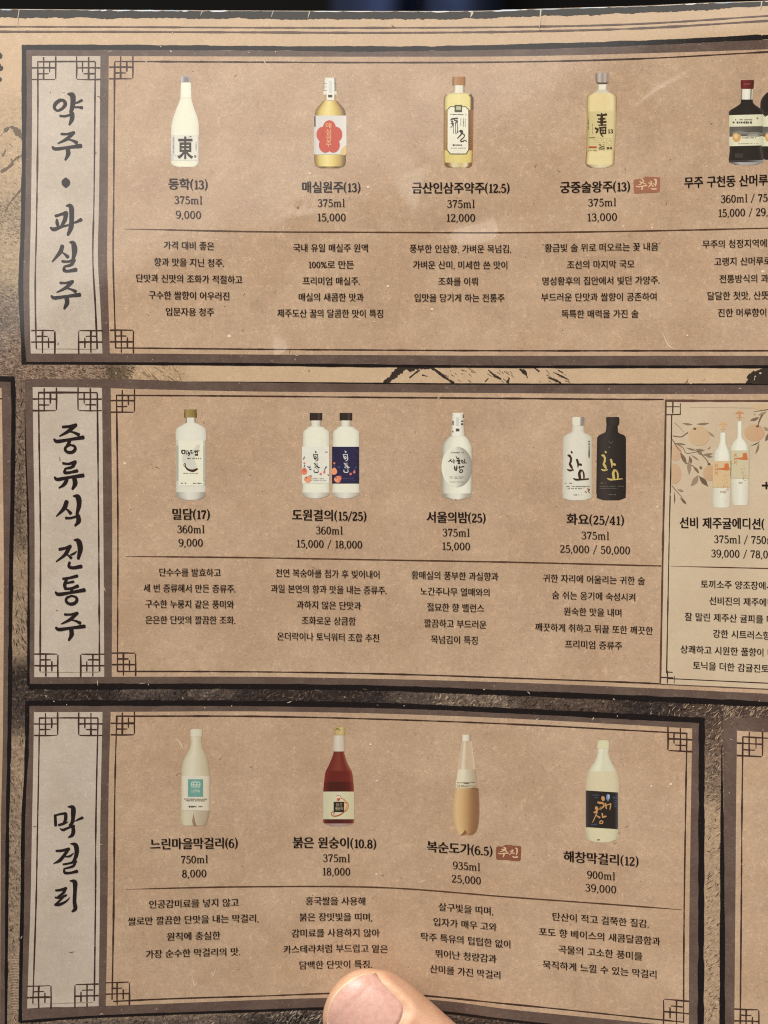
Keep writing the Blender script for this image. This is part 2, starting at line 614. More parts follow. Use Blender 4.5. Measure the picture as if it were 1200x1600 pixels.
def make_sheet():
    nu, nv = 330, 310
    a, b = np.meshgrid(np.linspace(0, 1, nu + 1), np.linspace(0, 1, nv + 1))
    u = U0 + (U1 - U0) * a
    top = TOP(u)
    v = top + (V1 - top) * b
    C = np.zeros(u.shape + (4,))
    C[..., :3] = lin((196, 168, 136))
    C[..., 3] = 0.02
    wob = (vnoise(u, v, 40, 3) - 0.5)
    wob2 = (vnoise(u, v, 90, 9) - 0.5)
    uu, vv = u + wob * 30, v + wob * 40 + wob2 * 40

    def box(u0, u1, v0, v1, s=8):
        f = lambda x, e0, e1: 1 / (1 + np.exp(-np.clip((x - e0) / s, -30, 30))) * (1 / (1 + np.exp(np.clip((x - e1) / s, -30, 30))))
        return f(uu, u0, u1) * f(vv, v0, v1)

    def blend(m, col, grain):
        m = np.clip(m, 0, 1)[..., None]
        C[...] = C * (1 - m) + np.append(lin(col), grain) * m
    blend(box(-400, 60, 150, 330, 12), (178, 152, 120), 0.16)
    blend(box(-400, 60, 315, 370, 14), (128, 108, 86), 0.42)
    blend(box(-400, 60, 370, 460, 18), (164, 142, 110), 0.26)
    blend(box(-400, 60, 452, 560, 20), (60, 49, 44), 0.42)
    blend(box(-400, 200, 540, 620, 14), (122, 99, 84), 0.42)
    blend(box(163, 208, 560, 610, 5), (98, 82, 64), 0.25)
    blend(box(210, 290, 560, 610, 6), (178, 150, 118), 0.25)
    blend(box(14, 60, 590, 700, 8), (104, 86, 74), 0.38)
    blend(box(14, 60, 690, 1130, 25), (50, 42, 39), 0.40)
    blend(box(20, 40, 690, 860, 6), (70, 58, 52), 0.5)
    # the dark band between the second and third rows
    band = np.exp(-((v - (LC[5](u) * 0.42 + LC[6](u) * 0.58)) / 60.0) ** 8)
    blend(band * (u > 10), (54, 45, 41), 0.34)
    blend(band * box(612, 690, 1060, 1110, 5), (86, 74, 66), 0.24)
    blend(band * box(680, 800, 1060, 1120, 8) * (0.3 + 1.2 * vnoise(u, v, 22, 31)), (128, 112, 96), 0.42)
    blend(band * box(810, 960, 1060, 1130, 10) * vnoise(u, v, 26, 32) * 1.2, (98, 80, 68), 0.4)
    blend(band * box(180, 360, 1070, 1100, 6) * vnoise(u, v, 20, 33), (104, 90, 82), 0.45)
    blend(box(1075, 1600, 1096, 1150, 10), (92, 74, 63), 0.36)
    blend(box(1085, 1150, 1130, 1250, 10), (100, 82, 70), 0.46)
    blend(box(1085, 1150, 1235, 1720, 30), (140, 116, 94), 0.34)
    blend(box(-40, 45, 1120, 1720, 25), (104, 88, 77), 0.42)
    blend(box(20, 40, 1290, 1400, 20), (136, 118, 100), 0.42)
    low = 1 / (1 + np.exp(-np.clip((v - (LC[8](u) + 20)) / 4, -30, 30)))
    blend(low * (u > 30), (96, 82, 74), 0.46)
    blend(low * box(380, 520, 1560, 1720, 14), (56, 49, 45), 0.46)
    blend(low * box(690, 1100, 1560, 1720, 14), (64, 54, 48), 0.42)
    co = P(u, v, 0.0)
    n = (nu + 1) * (nv + 1)
    idx = np.arange(n).reshape(nv + 1, nu + 1)
    F = np.stack([idx[:-1, :-1], idx[1:, :-1], idx[1:, 1:], idx[:-1, 1:]], -1).reshape(-1, 4)
    me = bpy.data.meshes.new('sheet')
    me.from_pydata(co.reshape(-1, 3).tolist(), [], F.tolist())
    uvl = me.uv_layers.new(name='UVMap')
    li = np.empty(len(me.loops), int)
    me.loops.foreach_get('vertex_index', li)
    uvl.data.foreach_set('uv', np.stack([u.ravel()[li] / 100, -v.ravel()[li] / 100], 1).ravel())
    at = me.color_attributes.new('print_colour', 'FLOAT_COLOR', 'POINT')
    at.data.foreach_set('color', C.reshape(-1, 4).ravel())
    me.polygons.foreach_set('use_smooth', [True] * len(me.polygons))
    me.materials.append(M_WASH)
    o = bpy.data.objects.new('sheet', me)
    COL.objects.link(o)
    so = o.modifiers.new('thickness', 'SOLIDIFY')
    so.thickness = 0.0009
    so.offset = -1
    o.parent = menu
    return o


sheet = make_sheet()


def hline(f, u0, u1, off=0.0, step=10.0):
    us = np.arange(u0, u1 + 0.01, step)
    if us[-1] < u1:
        us = np.append(us, u1)
    return [(x, float(f(x)) + off) for x in us]


# torn dark rim along the top edge, with the worn white edge itself
rim = Print()
RIMB = Curve1([-300, 0, 200, 400, 600, 740, 800, 900, 1000, 1100, 1200, 1500], [26, 27, 28, 29, 29.5, 28.5, 26, 23.5, 20, 15, 9, -4])
us = np.arange(-296, 1496, 3.0)
jag = np.convolve(rng.standard_normal(len(us) + 6), np.ones(7) / 4.0, 'valid') * 1.1 + 0.35 * rng.standard_normal(len(us))
rim.strip([(x, float(TOP(x)) + 0.5) for x in us], [(x, float(RIMB(x)) + j) for x, j in zip(us, jag)], (42, 36, 31), 2)
rim.build('torn_rim', M_INK, menu)
worn = Print()
x = -280.0
while x < 1480:
    L = random.choice([6, 10, 18, 30, 46])
    w = random.uniform(0.5, 2.6) if random.random() < 0.75 else 0.4
    pts = [(x + k * L / 5, float(TOP(x + k * L / 5)) + 0.9 + random.uniform(-.3, .5)) for k in range(6)]
    worn.stroke(pts, [0.3, w, w * random.uniform(.5, 1.2), w, 0.3], random.choice([(214, 222, 226), (178, 190, 198), (230, 226, 214)]), 3, step=3)
    x += L + random.choice([0, 1, 3, 8])
for cx_, L, w in ((845, 34, 2.2), (738, 10, 4.0), (484, 12, 1.6), (427, 10, 1.2), (30, 30, 1.2), (316, 8, 1.4), (1190, 14, 2.0)):
    y0 = float(TOP(cx_))
    worn.stroke([(cx_, y0 + 1), (cx_ - 1.5 + random.uniform(-1, 1), y0 + L * .5), (cx_ - 3, y0 + L)], [w, w * .8, .4], (198, 184, 162), 4)
worn.build('worn_edge', M_PIC, menu)
rules = Print()
for ys, w in (([41.5, 42, 43, 43.2, 42, 37, 24.5], 2.4), ([49.3, 49.5, 50.3, 51, 49.3, 44, 32.2], 3.0)):
    rules.line(hline(Curve1(GU, ys), -280, 1480), w, (98, 78, 68), 2, 0.18)
rules.build('edge_rule', M_INK, menu)

# ink strokes of the painting that shows between the panels
brush = Print()
BR = (58, 48, 42)
for pts, w in (
    ([(0, 213), (8, 204), (13, 200), (20, 199), (28, 207), (36, 216)], [2, 4, 6, 9, 8, 5]),
    ([(2, 268), (12, 262), (19, 255), (18, 248)], [4, 3.5, 3, 1.5]),
    ([(8, 330), (16, 316), (27, 303), (36, 292)], [2, 2.5, 3, 5]),
    ([(4, 243), (8, 236), (9, 233)], [4, 2, 1]),
    ([(20, 253), (26, 246), (30, 243)], [1, 2, 1]),
    ([(26, 250), (33, 242)], [1, 2]),
    ([(600, 599), (612, 590), (622, 580), (634, 574), (650, 572), (668, 573), (678, 577)], [4, 9, 13, 12, 11, 8, 4]),
    ([(674, 573), (684, 581), (696, 590), (708, 598)], [3, 4, 4.5, 5]),
    ([(640, 590), (650, 582), (656, 578)], [1, 1.6, 1]),
    ([(660, 586), (668, 588)], [2.5, 2]),
    ([(763, 578), (772, 586), (782, 592)], [1, 3, 2]),
    ([(758, 596), (763, 591)], [1.5, 1]),
    ([(793, 597), (796, 590)], [3, 1]),
    ([(812, 577), (820, 582), (824, 590)], [1.5, 5, 2]),
    ([(834, 574), (842, 580)], [2, 3.5]),
    ([(856, 590), (866, 593), (876, 598)], [1.5, 3, 3]),
    ([(866, 582), (878, 588), (888, 593)], [1, 2, 1.5]),
    ([(872, 578), (884, 586)], [1, 1.6]),
):
    far = pts[0][0] < 60
    brush.stroke(pts, [x * .8 for x in w] if far else w, (104, 86, 66) if far else BR, 1.5, jit=0.45)
for k in range(60):
    ang = random.uniform(0.4, 0.9)
    x0, y0 = random.choice([(random.uniform(694, 745), random.uniform(574, 596)), (random.uniform(760, 800), random.uniform(575, 597)),
                            (random.uniform(852, 890), random.uniform(575, 597)), (random.uniform(2, 32), random.uniform(185, 330))])
    L = random.uniform(2, 7)
    brush.stroke([(x0, y0), (x0 + L * math.cos(ang), y0 + L * math.sin(ang))], [1.2, 0.5], (120, 98, 84), 1.5)
for k in range(26):   # diagonal dry brush beside the third corner
    x0 = random.uniform(205, 285)
    y0 = random.uniform(570, 588)
    brush.stroke([(x0, y0), (x0 + random.uniform(8, 20), y0 + random.uniform(8, 16))], [0.6, 1.6, 0.4], random.choice([(104, 84, 68), (214, 186, 150), (120, 100, 82)]), 1.5)
for k in range(46):   # the dark tree at the right end of the gap
    x0 = random.uniform(1172, 1215)
    y0 = 575 + (1215 - x0) * 0.55 * random.uniform(0.2, 1.0)
    brush.stroke([(x0, y0), (x0 - random.uniform(3, 8), y0 + random.uniform(2, 6))], [4, 6, 2], BR, 1.5, jit=0.3)
brush.poly([(1169, 600), (1178, 594), (1186, 583), (1191, 575), (1260, 575), (1260, 600)], BR, 1.45)
for cx_, cy_, r in ((1188, 583, 2), (1186, 597.5, 3), (1198, 598, 2.5), (1180, 588, 1.4), (1194, 590, 1)):
    brush.ellipse(cx_, cy_, r, r * .7, (196, 174, 146), 1.8)
# big brush letter cut by the left edge
for pts, w in (([(-30, 88), (-10, 84), (1, 88)], [10, 11, 7]), ([(-30, 106), (-8, 102), (2, 107)], [9, 10, 6]), ([(-20, 132), (-6, 124), (1, 124)], [7, 8, 6])):
    brush.stroke(pts, w, (52, 44, 34), 1.5, jit=0.15)
def dry(n, fu, fv, ang, L0, L1, cols, wmax=1.5):
    for _ in range(n):
        u = fu()
        v = fv(u)
        a = ang + random.gauss(0, .35)
        L = random.uniform(L0, L1)
        brush.stroke([(u, v), (u + L * .5 * math.cos(a) + random.uniform(-.6, .6), v + L * .5 * math.sin(a)), (u + L * math.cos(a), v + L * math.sin(a))],
                     [.3, random.uniform(.5, wmax), .3], random.choice(cols), 1.3, step=2)


RU = random.uniform
LITE = [(100, 85, 76), (86, 73, 66), (120, 102, 88), (74, 63, 58)]
MIDS = [(170, 146, 120), (188, 162, 134), (84, 68, 58), (66, 53, 47), (152, 128, 106)]
DARKS = [(32, 27, 26), (40, 34, 32)]
gapv = lambda u: float(LC[5](u)) * (1 - .0) + 28 + RU(0, max(4, float(LC[6](u)) - 30 - float(LC[5](u)) - 16))
dry(420, lambda: RU(45, 1200), gapv, -.7, 4, 11, LITE + DARKS)
dry(120, lambda: RU(675, 800), gapv, -.9, 3, 9, MIDS, 2.2)
dry(120, lambda: RU(1010, 1200), lambda u: float(LC[5](u)) + 26 + RU(0, 40), -.8, 4, 10, MIDS)
dry(420, lambda: RU(1100, 1128), lambda u: RU(1130, 1600), -.7, 4, 9, MIDS, 1.5)
dry(160, lambda: RU(1128, 1200), lambda u: RU(1098, 1122), -.9, 4, 10, MIDS)
dry(200, lambda: RU(18, 42), lambda u: RU(600, 1130), 1.3, 4, 12, LITE + DARKS)
dry(260, lambda: RU(12, 36), lambda u: RU(1140, 1600), 1.2, 3, 9, MIDS + LITE)
for k in range(22):
    brush.stroke([(16, 1492 + k * 4.2), (24, 1491 + k * 4.2), (31, 1492.5 + k * 4.2)], [.4, 1.7, .5], (176, 152, 126), 1.3)
dry(420, lambda: RU(-4, 33), lambda u: RU(448, 592), .35, 2, 6, MIDS + LITE, 1.4)
dry(160, lambda: RU(-4, 33), lambda u: RU(310, 380), .6, 2, 5, [(98, 80, 64), (120, 100, 80), (196, 172, 138)], 1.3)
dry(300, lambda: RU(36, 165), lambda u: RU(571, 591), .5, 2, 6, MIDS, 1.3)
dry(130, lambda: RU(165, 208), lambda u: RU(571, 593), .8, 3, 8, [(72, 59, 48), (96, 80, 64), (120, 100, 80)], 1.6)
dry(420, lambda: RU(40, 1100), lambda u: float(LC[8](u)) + RU(24, 60), -.6, 3, 11, MIDS[:3] + LITE + DARKS, 2.0)
dry(90, lambda: RU(420, 510), lambda u: RU(1582, 1600), -.8, 4, 10, [(170, 156, 140), (130, 116, 104), (30, 26, 25)], 2.2)
brush.build('ink_painting', M_INK, menu)


# ------------------------------------------------------------------ panels
def vline(xs, v0, v1, off=0.0, step=10.0):
    n = max(2, int((v1 - v0) / step) + 1)
    return [(float(xs(y)) + off, y) for y in np.linspace(v0, v1, n)]


def fill(pr, L, R, T, B, col, lay, cell=5.0):
    """area between left/right u(v) and top/bottom v(u)"""
    um, vm_ = (float(L(500)) + float(R(500))) / 2, (float(T(500)) + float(B(500))) / 2
    nu = max(2, int(abs(float(R(vm_)) - float(L(vm_))) / cell))
    nv = max(2, int(abs(float(B(um)) - float(T(um))) / cell))

    def fn(a, b):
        u = float(L(vm_)) * (1 - a) + float(R(vm_)) * a
        v = float(T(u)) * (1 - b) + float(B(u)) * b
        u = float(L(v)) * (1 - a) + float(R(v)) * a
        v = float(T(u)) * (1 - b) + float(B(u)) * b
        return (u, v)
    pr.grid(fn, nu, nv, col, lay)


def K(c):
    return lambda x: c


def cv(*p):
    return Curve1([a for a, b in p], [b for a, b in p])


def lattice(parent, cx, cy, sx, sy, size=37.0, tilt=0.0):
    """window-lattice corner: (cx, cy) the panel's corner, sx/sy pointing inwards"""
    pr = Print()
    q = size / 37.0

    def T(a, b):
        return (cx + sx * a * q, cy + sy * b * q + tilt * sx * a * q)

    def seg(a, b, w):
        A, B_ = T(*a), T(*b)
        j = random.uniform(-.4, .4)
        m = ((A[0] + B_[0]) / 2 + j, (A[1] + B_[1]) / 2 + j)
        pr.stroke([A, m, B_], w, LINE, 4, step=5, cap=False, jit=0.12)
    seg((18, 1), (18, 35), [2.0, 2.4, 2.8])
    seg((37, 0), (37, 35), [2.2, 2.6, 1.8])
    seg((27.5, 9), (27.5, 25), [2.2, 2.6, 1.8])
    seg((0, 18), (36, 18), [2.4, 2.2, 2.6])
    seg((9, 27), (26, 27), [2.4, 2.2, 1.6])
    seg((0, 36), (36, 36), [2.4, 2.2, 1.4])
    pr.build('lattice_corner', M_INK, parent)


def inner_frame(parent, segs, w=2.3):
    pr = Print()
    for pts in segs:
        pr.line(pts, w, LINE, 4, 0.16)
    pr.build('inner_line', M_INK, parent)


def row(name, OL, OT, OB, blackT, blackB, FL, FT, FB, FR, SL, SR, PL, label, black_left=True, right=None):
    """one drinks row: mauve frame with ink outline, cream title strip, kraft list area"""
    pn = Print()
    fill(pn, PL, FR, FT, FB, (190, 160, 132), 3, 3.2)
    p = pn.build('panel', M_KRAFT, menu, label)
    fr = Print()
    fill(fr, OL, right[0] if right else FR, OT, OB, (104, 82, 75), 2, 8)
    fr.build('frame', M_FRAME, p)
    ou = Print()
    ou_col = BLACK
    for (f, off, w) in blackT + blackB:
        ou.line(hline(f, float(OL(float(f(60)))) - (w / 2 if black_left else 0), (float(right[0](float(f(1090)))) + 8) if right else U1 - 10, off), w, ou_col, 2.4, 0.10)
    if black_left:
        lo = float(blackB[-1][0](60)) if blackB else float(OB(60))
        hi = float(blackT[0][0](60)) if blackT else float(OT(60))
        ou.line(vline(OL, hi - 3, lo + 2, black_left[0]), black_left[1], ou_col, 2.45, 0.10)
    if right:
        hi, lo = float(blackT[0][0](1090)) - 4, float(blackB[-1][0](1090)) + 2
        ou.line(vline(right[0], hi, lo, right[1]), right[2], ou_col, 2.45, 0.08)
    ou.build('ink_outline', M_INK, p)
    st = Print()
    fill(st, SL, SR, FT, FB, (200, 185, 160), 3)
    st.build('title_strip', M_CREAM, p)
    return p


# row 1
OT1 = cv((-280, 77), (40, 77), (200, 77.5), (400, 79), (600, 80), (800, 77), (1000, 71), (1200, 62), (1480, 50))
FT1 = cv((-280, 87), (40, 87.5), (200, 87.7), (400, 88.3), (600, 88.6), (800, 88), (1000, 83.5), (1200, 77), (1480, 66))
FB1 = cv((-280, 552), (40, 552.5), (200, 552.4), (400, 554), (600, 555), (800, 556), (1000, 556), (1200, 556), (1480, 556))
OB1 = cv((-280, 566), (40, 565.5), (200, 566), (400, 567.5), (600, 570), (800, 571.8), (1000, 571.8), (1200, 571.8), (1480, 572))
BT1 = cv((-280, 73.5), (40, 73.8), (200, 74), (400, 75), (600, 76.3), (800, 73.2), (1000, 67), (1200, 57.5), (1480, 44))
BB1 = cv((-280, 567.5), (40, 567.5), (200, 568), (400, 569.4), (600, 571.6), (800, 573), (1000, 573), (1200, 573), (1480, 573))
OL1 = cv((70, 38), (200, 38), (350, 36), (440, 33), (510, 35), (570, 38))
SL1 = cv((80, 50), (200, 50), (350, 48), (440, 46), (520, 47), (560, 48.5))
SR1 = cv((80, 157), (300, 155), (400, 153), (480, 157), (560, 160.5))
PL1 = cv((80, 170), (300, 168.5), (400, 167.5), (480, 169.5), (560, 172))
row1 = row('row', OL1, OT1, OB1, [(BT1, 0, 7.6)], [(BB1, 0, 4.2)], None, FT1, FB1, K(1490), SL1, SR1, PL1,
           'top row panel of rice and fruit wines', black_left=(-0.5, 7.0))
inner_frame(row1, [
    vline(SL1, 97, 545, 9), vline(SR1, 97, 545, -8), [(58, 96.5), (100, 96), (149, 96)],
    hline(LC[0], 179, 1480), vline(PL1, 97, 544, 9.2), hline(LC[2], 180, 1480)])
thin = Print(); thin.line([(56, 545.5), (100, 545.2), (151, 546)], 1.0, (150, 130, 110), 4, .3); thin.build('inner_line', M_INK, row1)
for a in ((50, 88, 1, 1), (156.5, 88, -1, 1), (48.5, 552.5, 1, -1), (160, 552.5, -1, -1), (170.5, 87, 1, 1), (171.5, 552, 1, -1)):
    lattice(row1, *a)

# row 2
OT2 = cv((-280, 592), (40, 592), (200, 592.7), (300, 596.2), (400, 597), (600, 599), (800, 600.5), (1200, 600.5), (1480, 600))
FT2 = cv((-280, 604.5), (50, 604.8), (160, 606), (200, 607.5), (400, 611.8), (600, 613), (800, 614.4), (1000, 615.6), (1200, 615.6), (1480, 615))
FB2 = cv((-280, 1057.5), (50, 1058), (200, 1057.5), (400, 1057.6), (600, 1061), (800, 1066.5), (1000, 1074.5), (1200, 1084), (1480, 1097))
OB2 = cv((-280, 1069), (50, 1068.5), (200, 1068.3), (400, 1068.4), (600, 1071.5), (800, 1078.5), (1000, 1087), (1200, 1097), (1480, 1111))
BB2 = cv((-280, 1073), (50, 1073), (200, 1072.5), (400, 1072.6), (600, 1075.3), (800, 1083), (1000, 1091), (1200, 1100.5), (1480, 1114))
BT2 = cv((300, 596.5), (400, 597), (600, 599), (800, 600.2), (1200, 600.2), (1480, 600))
OL2 = cv((580, 38.5), (700, 41), (820, 45), (950, 45.5), (1080, 45.3))
SL2 = cv((580, 50.8), (605, 51), (700, 52.2), (820, 54), (950, 54), (1058, 53.5), (1090, 53.5))
SR2 = cv((580, 159), (605, 159.3), (820, 161.5), (1058, 163), (1090, 163))
PL2 = cv((580, 172.5), (605, 173), (820, 175.3), (1055, 174.6), (1090, 174.6))
row2 = row('row', OL2, OT2, OB2, [], [(BB2, 0, 8.4)], None, FT2, FB2, K(1490), SL2, SR2, PL2,
           'middle row panel of distilled spirits', black_left=None)
o2 = Print(); o2.line(hline(BT2, 300, 1480), [0.8, 2.0, 2.2, 2.4, 2.4, 2.4], BLACK, 2.4)
o2.line(vline(OL2, 640, 1072, -1), [0.6, 2, 3, 3.4, 4], BLACK, 2.4)
o2.build('ink_outline', M_INK, row2)
inner_frame(row2, [
    vline(SL2, 614, 1049, 9), vline(SR2, 614, 1049, -7.5), [(59.5, 613.5), (100, 613.2), (152, 613.5)],
    hline(LC[3], 181, 1037), vline(PL2, 618, 1049, 8.8), hline(LC[5], 183, 1031)])
thin = Print(); thin.line([(63, 1050), (100, 1050.5), (155, 1050)], 1.0, (150, 130, 110), 4, .3); thin.build('inner_line', M_INK, row2)
for a in ((51, 605.5, 1, 1), (159, 605.5, -1, 1), (53.5, 1058, 1, -1), (163, 1058, -1, -1), (173, 608, 1, 1), (174.8, 1056.5, 1, -1)):
    lattice(row2, *a)
# the cream special-offer panel set into the middle row
SPL = cv((620, 1040.5), (740, 1038.5), (820, 1036.5), (950, 1034), (1080, 1031.5))
SPT = cv((1030, 627), (1200, 627.5), (1480, 627))
SPB = cv((1030, 1069), (1200, 1077), (1480, 1091))
sp = Print(); fill(sp, SPL, K(1490), SPT, SPB, (203, 181, 151), 3.6)
special = sp.build('special_panel', M_SPECIAL, menu, 'cream inset panel with painted tangerines')
o3 = Print()
o3.line(vline(SPL, 625, 1069, 0), 3.0, (92, 66, 56), 4.2, .1)
o3.line(hline(SPT, 1039, 1480, -1), 3.6, (98, 70, 58), 4.2, .1)
o3.line(hline(SPB, 1032, 1480, 0), 1.6, (92, 70, 58), 4.2, .1)
o3.build('border_line', M_INK, special)
inner_frame(special, [vline(SPL, 648, 1052, 9.5)], 1.8)
thin = Print()
thin.line(hline(cv((1040, 1060), (1200, 1067.5), (1480, 1080)), 1042, 1480), 1.6, LINE, 4.2)
thin.build('inner_line', M_INK, special)
thin = Print()
thin.line([(1078, 636.5), (1140, 637), (1200, 637.5), (1480, 637)], [0.6, 1.0, 1.2, 1.2], (176, 150, 122), 4.2)
thin.build('inner_line', M_INK, special)
thin = Print()
thin.line([(1041, 1050), (1051, 1050.5)], 1.8, LINE, 4.3)
thin.line([(1033, 1058.5), (1052, 1059)], 1.6, LINE, 4.3)
thin.line([(1053.5, 1056), (1053.5, 1068)], 1.0, LINE, 4.3)
thin.line([(1043, 1048), (1042.6, 1068)], 1.8, LINE, 4.3)
thin.build('lattice_corner', M_INK, special)
thin = Print()
thin.line([(1041.5, 635.5), (1062, 635.5)], 1.7, LINE, 4.3)
thin.line([(1051.5, 627.5), (1051, 646)], 2.0, LINE, 4.3)
thin.line([(1041.5, 648), (1063, 647.5)], 1.6, LINE, 4.3)
thin.line([(1063, 630), (1063, 648)], 1.4, LINE, 4.3)
thin.build('lattice_corner', M_INK, special)

# row 3
OT3 = cv((-280, 1103), (40, 1103), (200, 1102.8), (400, 1103.6), (600, 1107), (800, 1115), (1000, 1125), (1110, 1131), (1200, 1136))
FT3 = cv((-280, 1112.5), (50, 1112.8), (200, 1112.2), (400, 1111.6), (600, 1115.2), (800, 1122.8), (1000, 1133.6), (1085, 1138.5), (1200, 1145))
FB3 = cv((-280, 1600), (40, 1576), (110, 1573.5), (200, 1570.5), (400, 1562.6), (500, 1559.5), (600, 1558.5), (700, 1564.5), (800, 1577.5), (1000, 1597.5), (1090, 1606), (1200, 1617))
OB3 = cv((-280, 1618), (35, 1594.5), (110, 1589), (200, 1584.5), (400, 1577.8), (500, 1574.5), (600, 1574), (700, 1580.5), (800, 1593), (1000, 1614), (1090, 1623), (1200, 1634))
BT3 = cv((-280, 1098.5), (40, 1098.5), (200, 1098.5), (400, 1099), (600, 1102.2), (800, 1110.6), (1000, 1120.5), (1110, 1126), (1200, 1130))
BB3 = cv((-280, 1620), (35, 1596.5), (110, 1591), (200, 1586.4), (400, 1579.4), (500, 1576), (600, 1576), (700, 1582.5), (800, 1595.2), (1000, 1616), (1090, 1625), (1200, 1636))
OL3 = cv((1090, 44.5), (1180, 43), (1280, 38), (1400, 36.5), (1500, 34.5), (1600, 33))
SL3 = cv((1090, 53), (1115, 53), (1200, 51.8), (1300, 49.8), (1400, 48), (1500, 44.8), (1580, 42.2), (1610, 41.6))
SR3 = cv((1090, 160.5), (1115, 160.2), (1280, 156.8), (1400, 156.2), (1500, 155), (1580, 154), (1610, 153.6))
PL3 = cv((1090, 173.5), (1113, 173), (1200, 170.5), (1280, 169.2), (1400, 168.2), (1500, 166.6), (1580, 165), (1610, 164.6))
FR3 = cv((1100, 1081.8), (1137, 1081.6), (1280, 1079.3), (1450, 1077), (1620, 1076.3))
OR3 = cv((1090, 1092.5), (1130, 1092.3), (1280, 1091.8), (1450, 1091.3), (1620, 1090.5))
row3 = row('row', OL3, OT3, OB3, [(BT3, 0, 8.6)], [(BB3, 0, 4.0)], None, FT3, FB3, FR3, SL3, SR3, PL3,
           'bottom row panel of cloudy rice wines', black_left=(-1.6, 5.6), right=(OR3, 4.2, 9.4))
inner_frame(row3, [
    vline(SL3, 1122, 1568, 8.6), vline(SR3, 1122, 1564, -7), [(61, 1122), (100, 1121.6), (153, 1121.8)],
    hline(LC[6], 181, 1074), vline(PL3, 1119, 1562, 9.6), hline(LC[8], 177, 1068), vline(FR3, 1146, 1598, -8.3)])
thin = Print(); thin.line([(51, 1569), (100, 1567.5), (146, 1566)], 1.0, (150, 130, 110), 4, .3); thin.build('inner_line', M_INK, row3)
for a in ((53, 1113, 1, 1), (160, 1113, -1, 1), (42.5, 1577, 1, -1, 37, -.03), (154, 1573.5, -1, -1, 37, -.03), (173, 1112, 1, 1), (165, 1571.5, 1, -1, 37, -.03),
          (1081.5, 1137.5, -1, 1, 38, .05), (1076.6, 1603.5, -1, -1, 40, .09)):
    lattice(row3, *a)


# neighbouring panels cut by the picture's edges
def side_panel(L, R, T, B, FLf, FRf, FTf, FBf, label):
    pn = Print()
    fill(pn, FLf, FRf, FTf, FBf, (190, 160, 132), 3)
    p = pn.build('panel', M_KRAFT, menu, label)
    fr = Print()
    fill(fr, L, R, T, B, (104, 82, 75), 2, 8)
    fr.build('frame', M_FRAME, p)
    return p


RL = cv((1100, 1130.5), (1141, 1130.5), (1300, 1131), (1450, 1131.5), (1700, 1131))
RF = cv((1100, 1151), (1141, 1151.5), (1280, 1150), (1400, 1149.2), (1590, 1147.5), (1700, 1147))
right_panel = side_panel(RL, K(1490), cv((1100, 1118), (1200, 1124), (1480, 1140)), cv((1100, 1652), (1480, 1690)),
                         RF, K(1480), cv((1140, 1141), (1200, 1144.5), (1480, 1161)), cv((1140, 1612), (1200, 1617), (1480, 1640)), 'panel cut by the right edge of the picture')
o4 = Print(); o4.line(vline(RL, 1165, 1650, -2.8), [1, 4, 6.5, 8, 8.5, 8.5], BLACK, 2.4, .08); o4.build('ink_outline', M_INK, right_panel)
inner_frame(right_panel, [vline(RF, 1151, 1600, 9.2), hline(cv((1160, 1151), (1200, 1153.5), (1480, 1170)), 1160.5, 1470)])
lattice(right_panel, 1151.3, 1141.5, 1, 1, 40, .05)
lattice(right_panel, 1147.5, 1613.5, 1, -1, 38, .03)
sc_ = Print()
for k in range(46):
    x0, y0 = random.gauss(1171, 6), random.gauss(1352, 12)
    sc_.stroke([(x0, y0), (x0 + random.uniform(-4, 4), y0 + random.uniform(-6, 6))], [.5, 1.6, .4], random.choice([(216, 196, 170), (205, 180, 152)]), 4.4)
sc_.build('scuff', M_PIC, right_panel)
LR = cv((580, 20), (640, 22), (800, 20), (900, 18), (1150, 15.5), (1300, 12.5), (1600, 10), (1700, 9))
LF = cv((580, 2), (700, 4), (900, 6), (1150, 4.5), (1300, 1.5), (1600, 0), (1700, -1))
left_panel = side_panel(K(-292), LR, K(592), K(1680), K(-285), LF, K(606), K(1660), 'panel cut by the left edge of the picture')
o5 = Print()
o5.line(vline(LR, 588, 1680, -1), [6.5, 6.5, 6, 6, 5, 4.5, 4], BLACK, 2.45, .08)
o5.line([(-292, 590), (-100, 591), (0, 592), (21, 592.5)], 8, BLACK, 2.4, .08)
o5.build('ink_outline', M_INK, left_panel)
thin = Print()
thin.line([(-40, 623), (0, 623), (2, 623)], 2, LINE, 4)
thin.line([(-280, 614), (-60, 614), (-8, 614)], 2.2, LINE, 4)
thin.build('inner_line', M_INK, left_panel)


# ------------------------------------------------------------------ divider lines
def divider(parent, k, u0, u1, fade0=True, fade1=True, f=None, w=2.3):
    pr = Print()
    pts = hline(f or LC[k], u0, u1, 0, 12)
    n = len(pts)
    ws = [w] * n
    if fade0:
        for i in range(min(6, n)):
            ws[i] = w * (0.25 + 0.75 * i / 6)
    if fade1:
        for i in range(min(6, n)):
            ws[-1 - i] = w * (0.25 + 0.75 * i / 6)
    pr.stroke(pts, ws, (84, 58, 42), 4, step=6, cap=False, jit=0.1)
    pr.build('divider_line', M_INK, parent)


divider(row1, 1, 195, 1480, True, False)
divider(row2, 4, 196, 1033, True, False)
divider(row3, 7, 196, 1066)
divider(special, 4, 1048, 1480, True, False, cv((1040, 884.5), (1200, 888.3), (1480, 895)), 1.8)

# ------------------------------------------------------------------ lettering
def area2(c):
    return sum(c[i][0] * c[(i + 1) % len(c)][1] - c[(i + 1) % len(c)][0] * c[i][1] for i in range(len(c)))


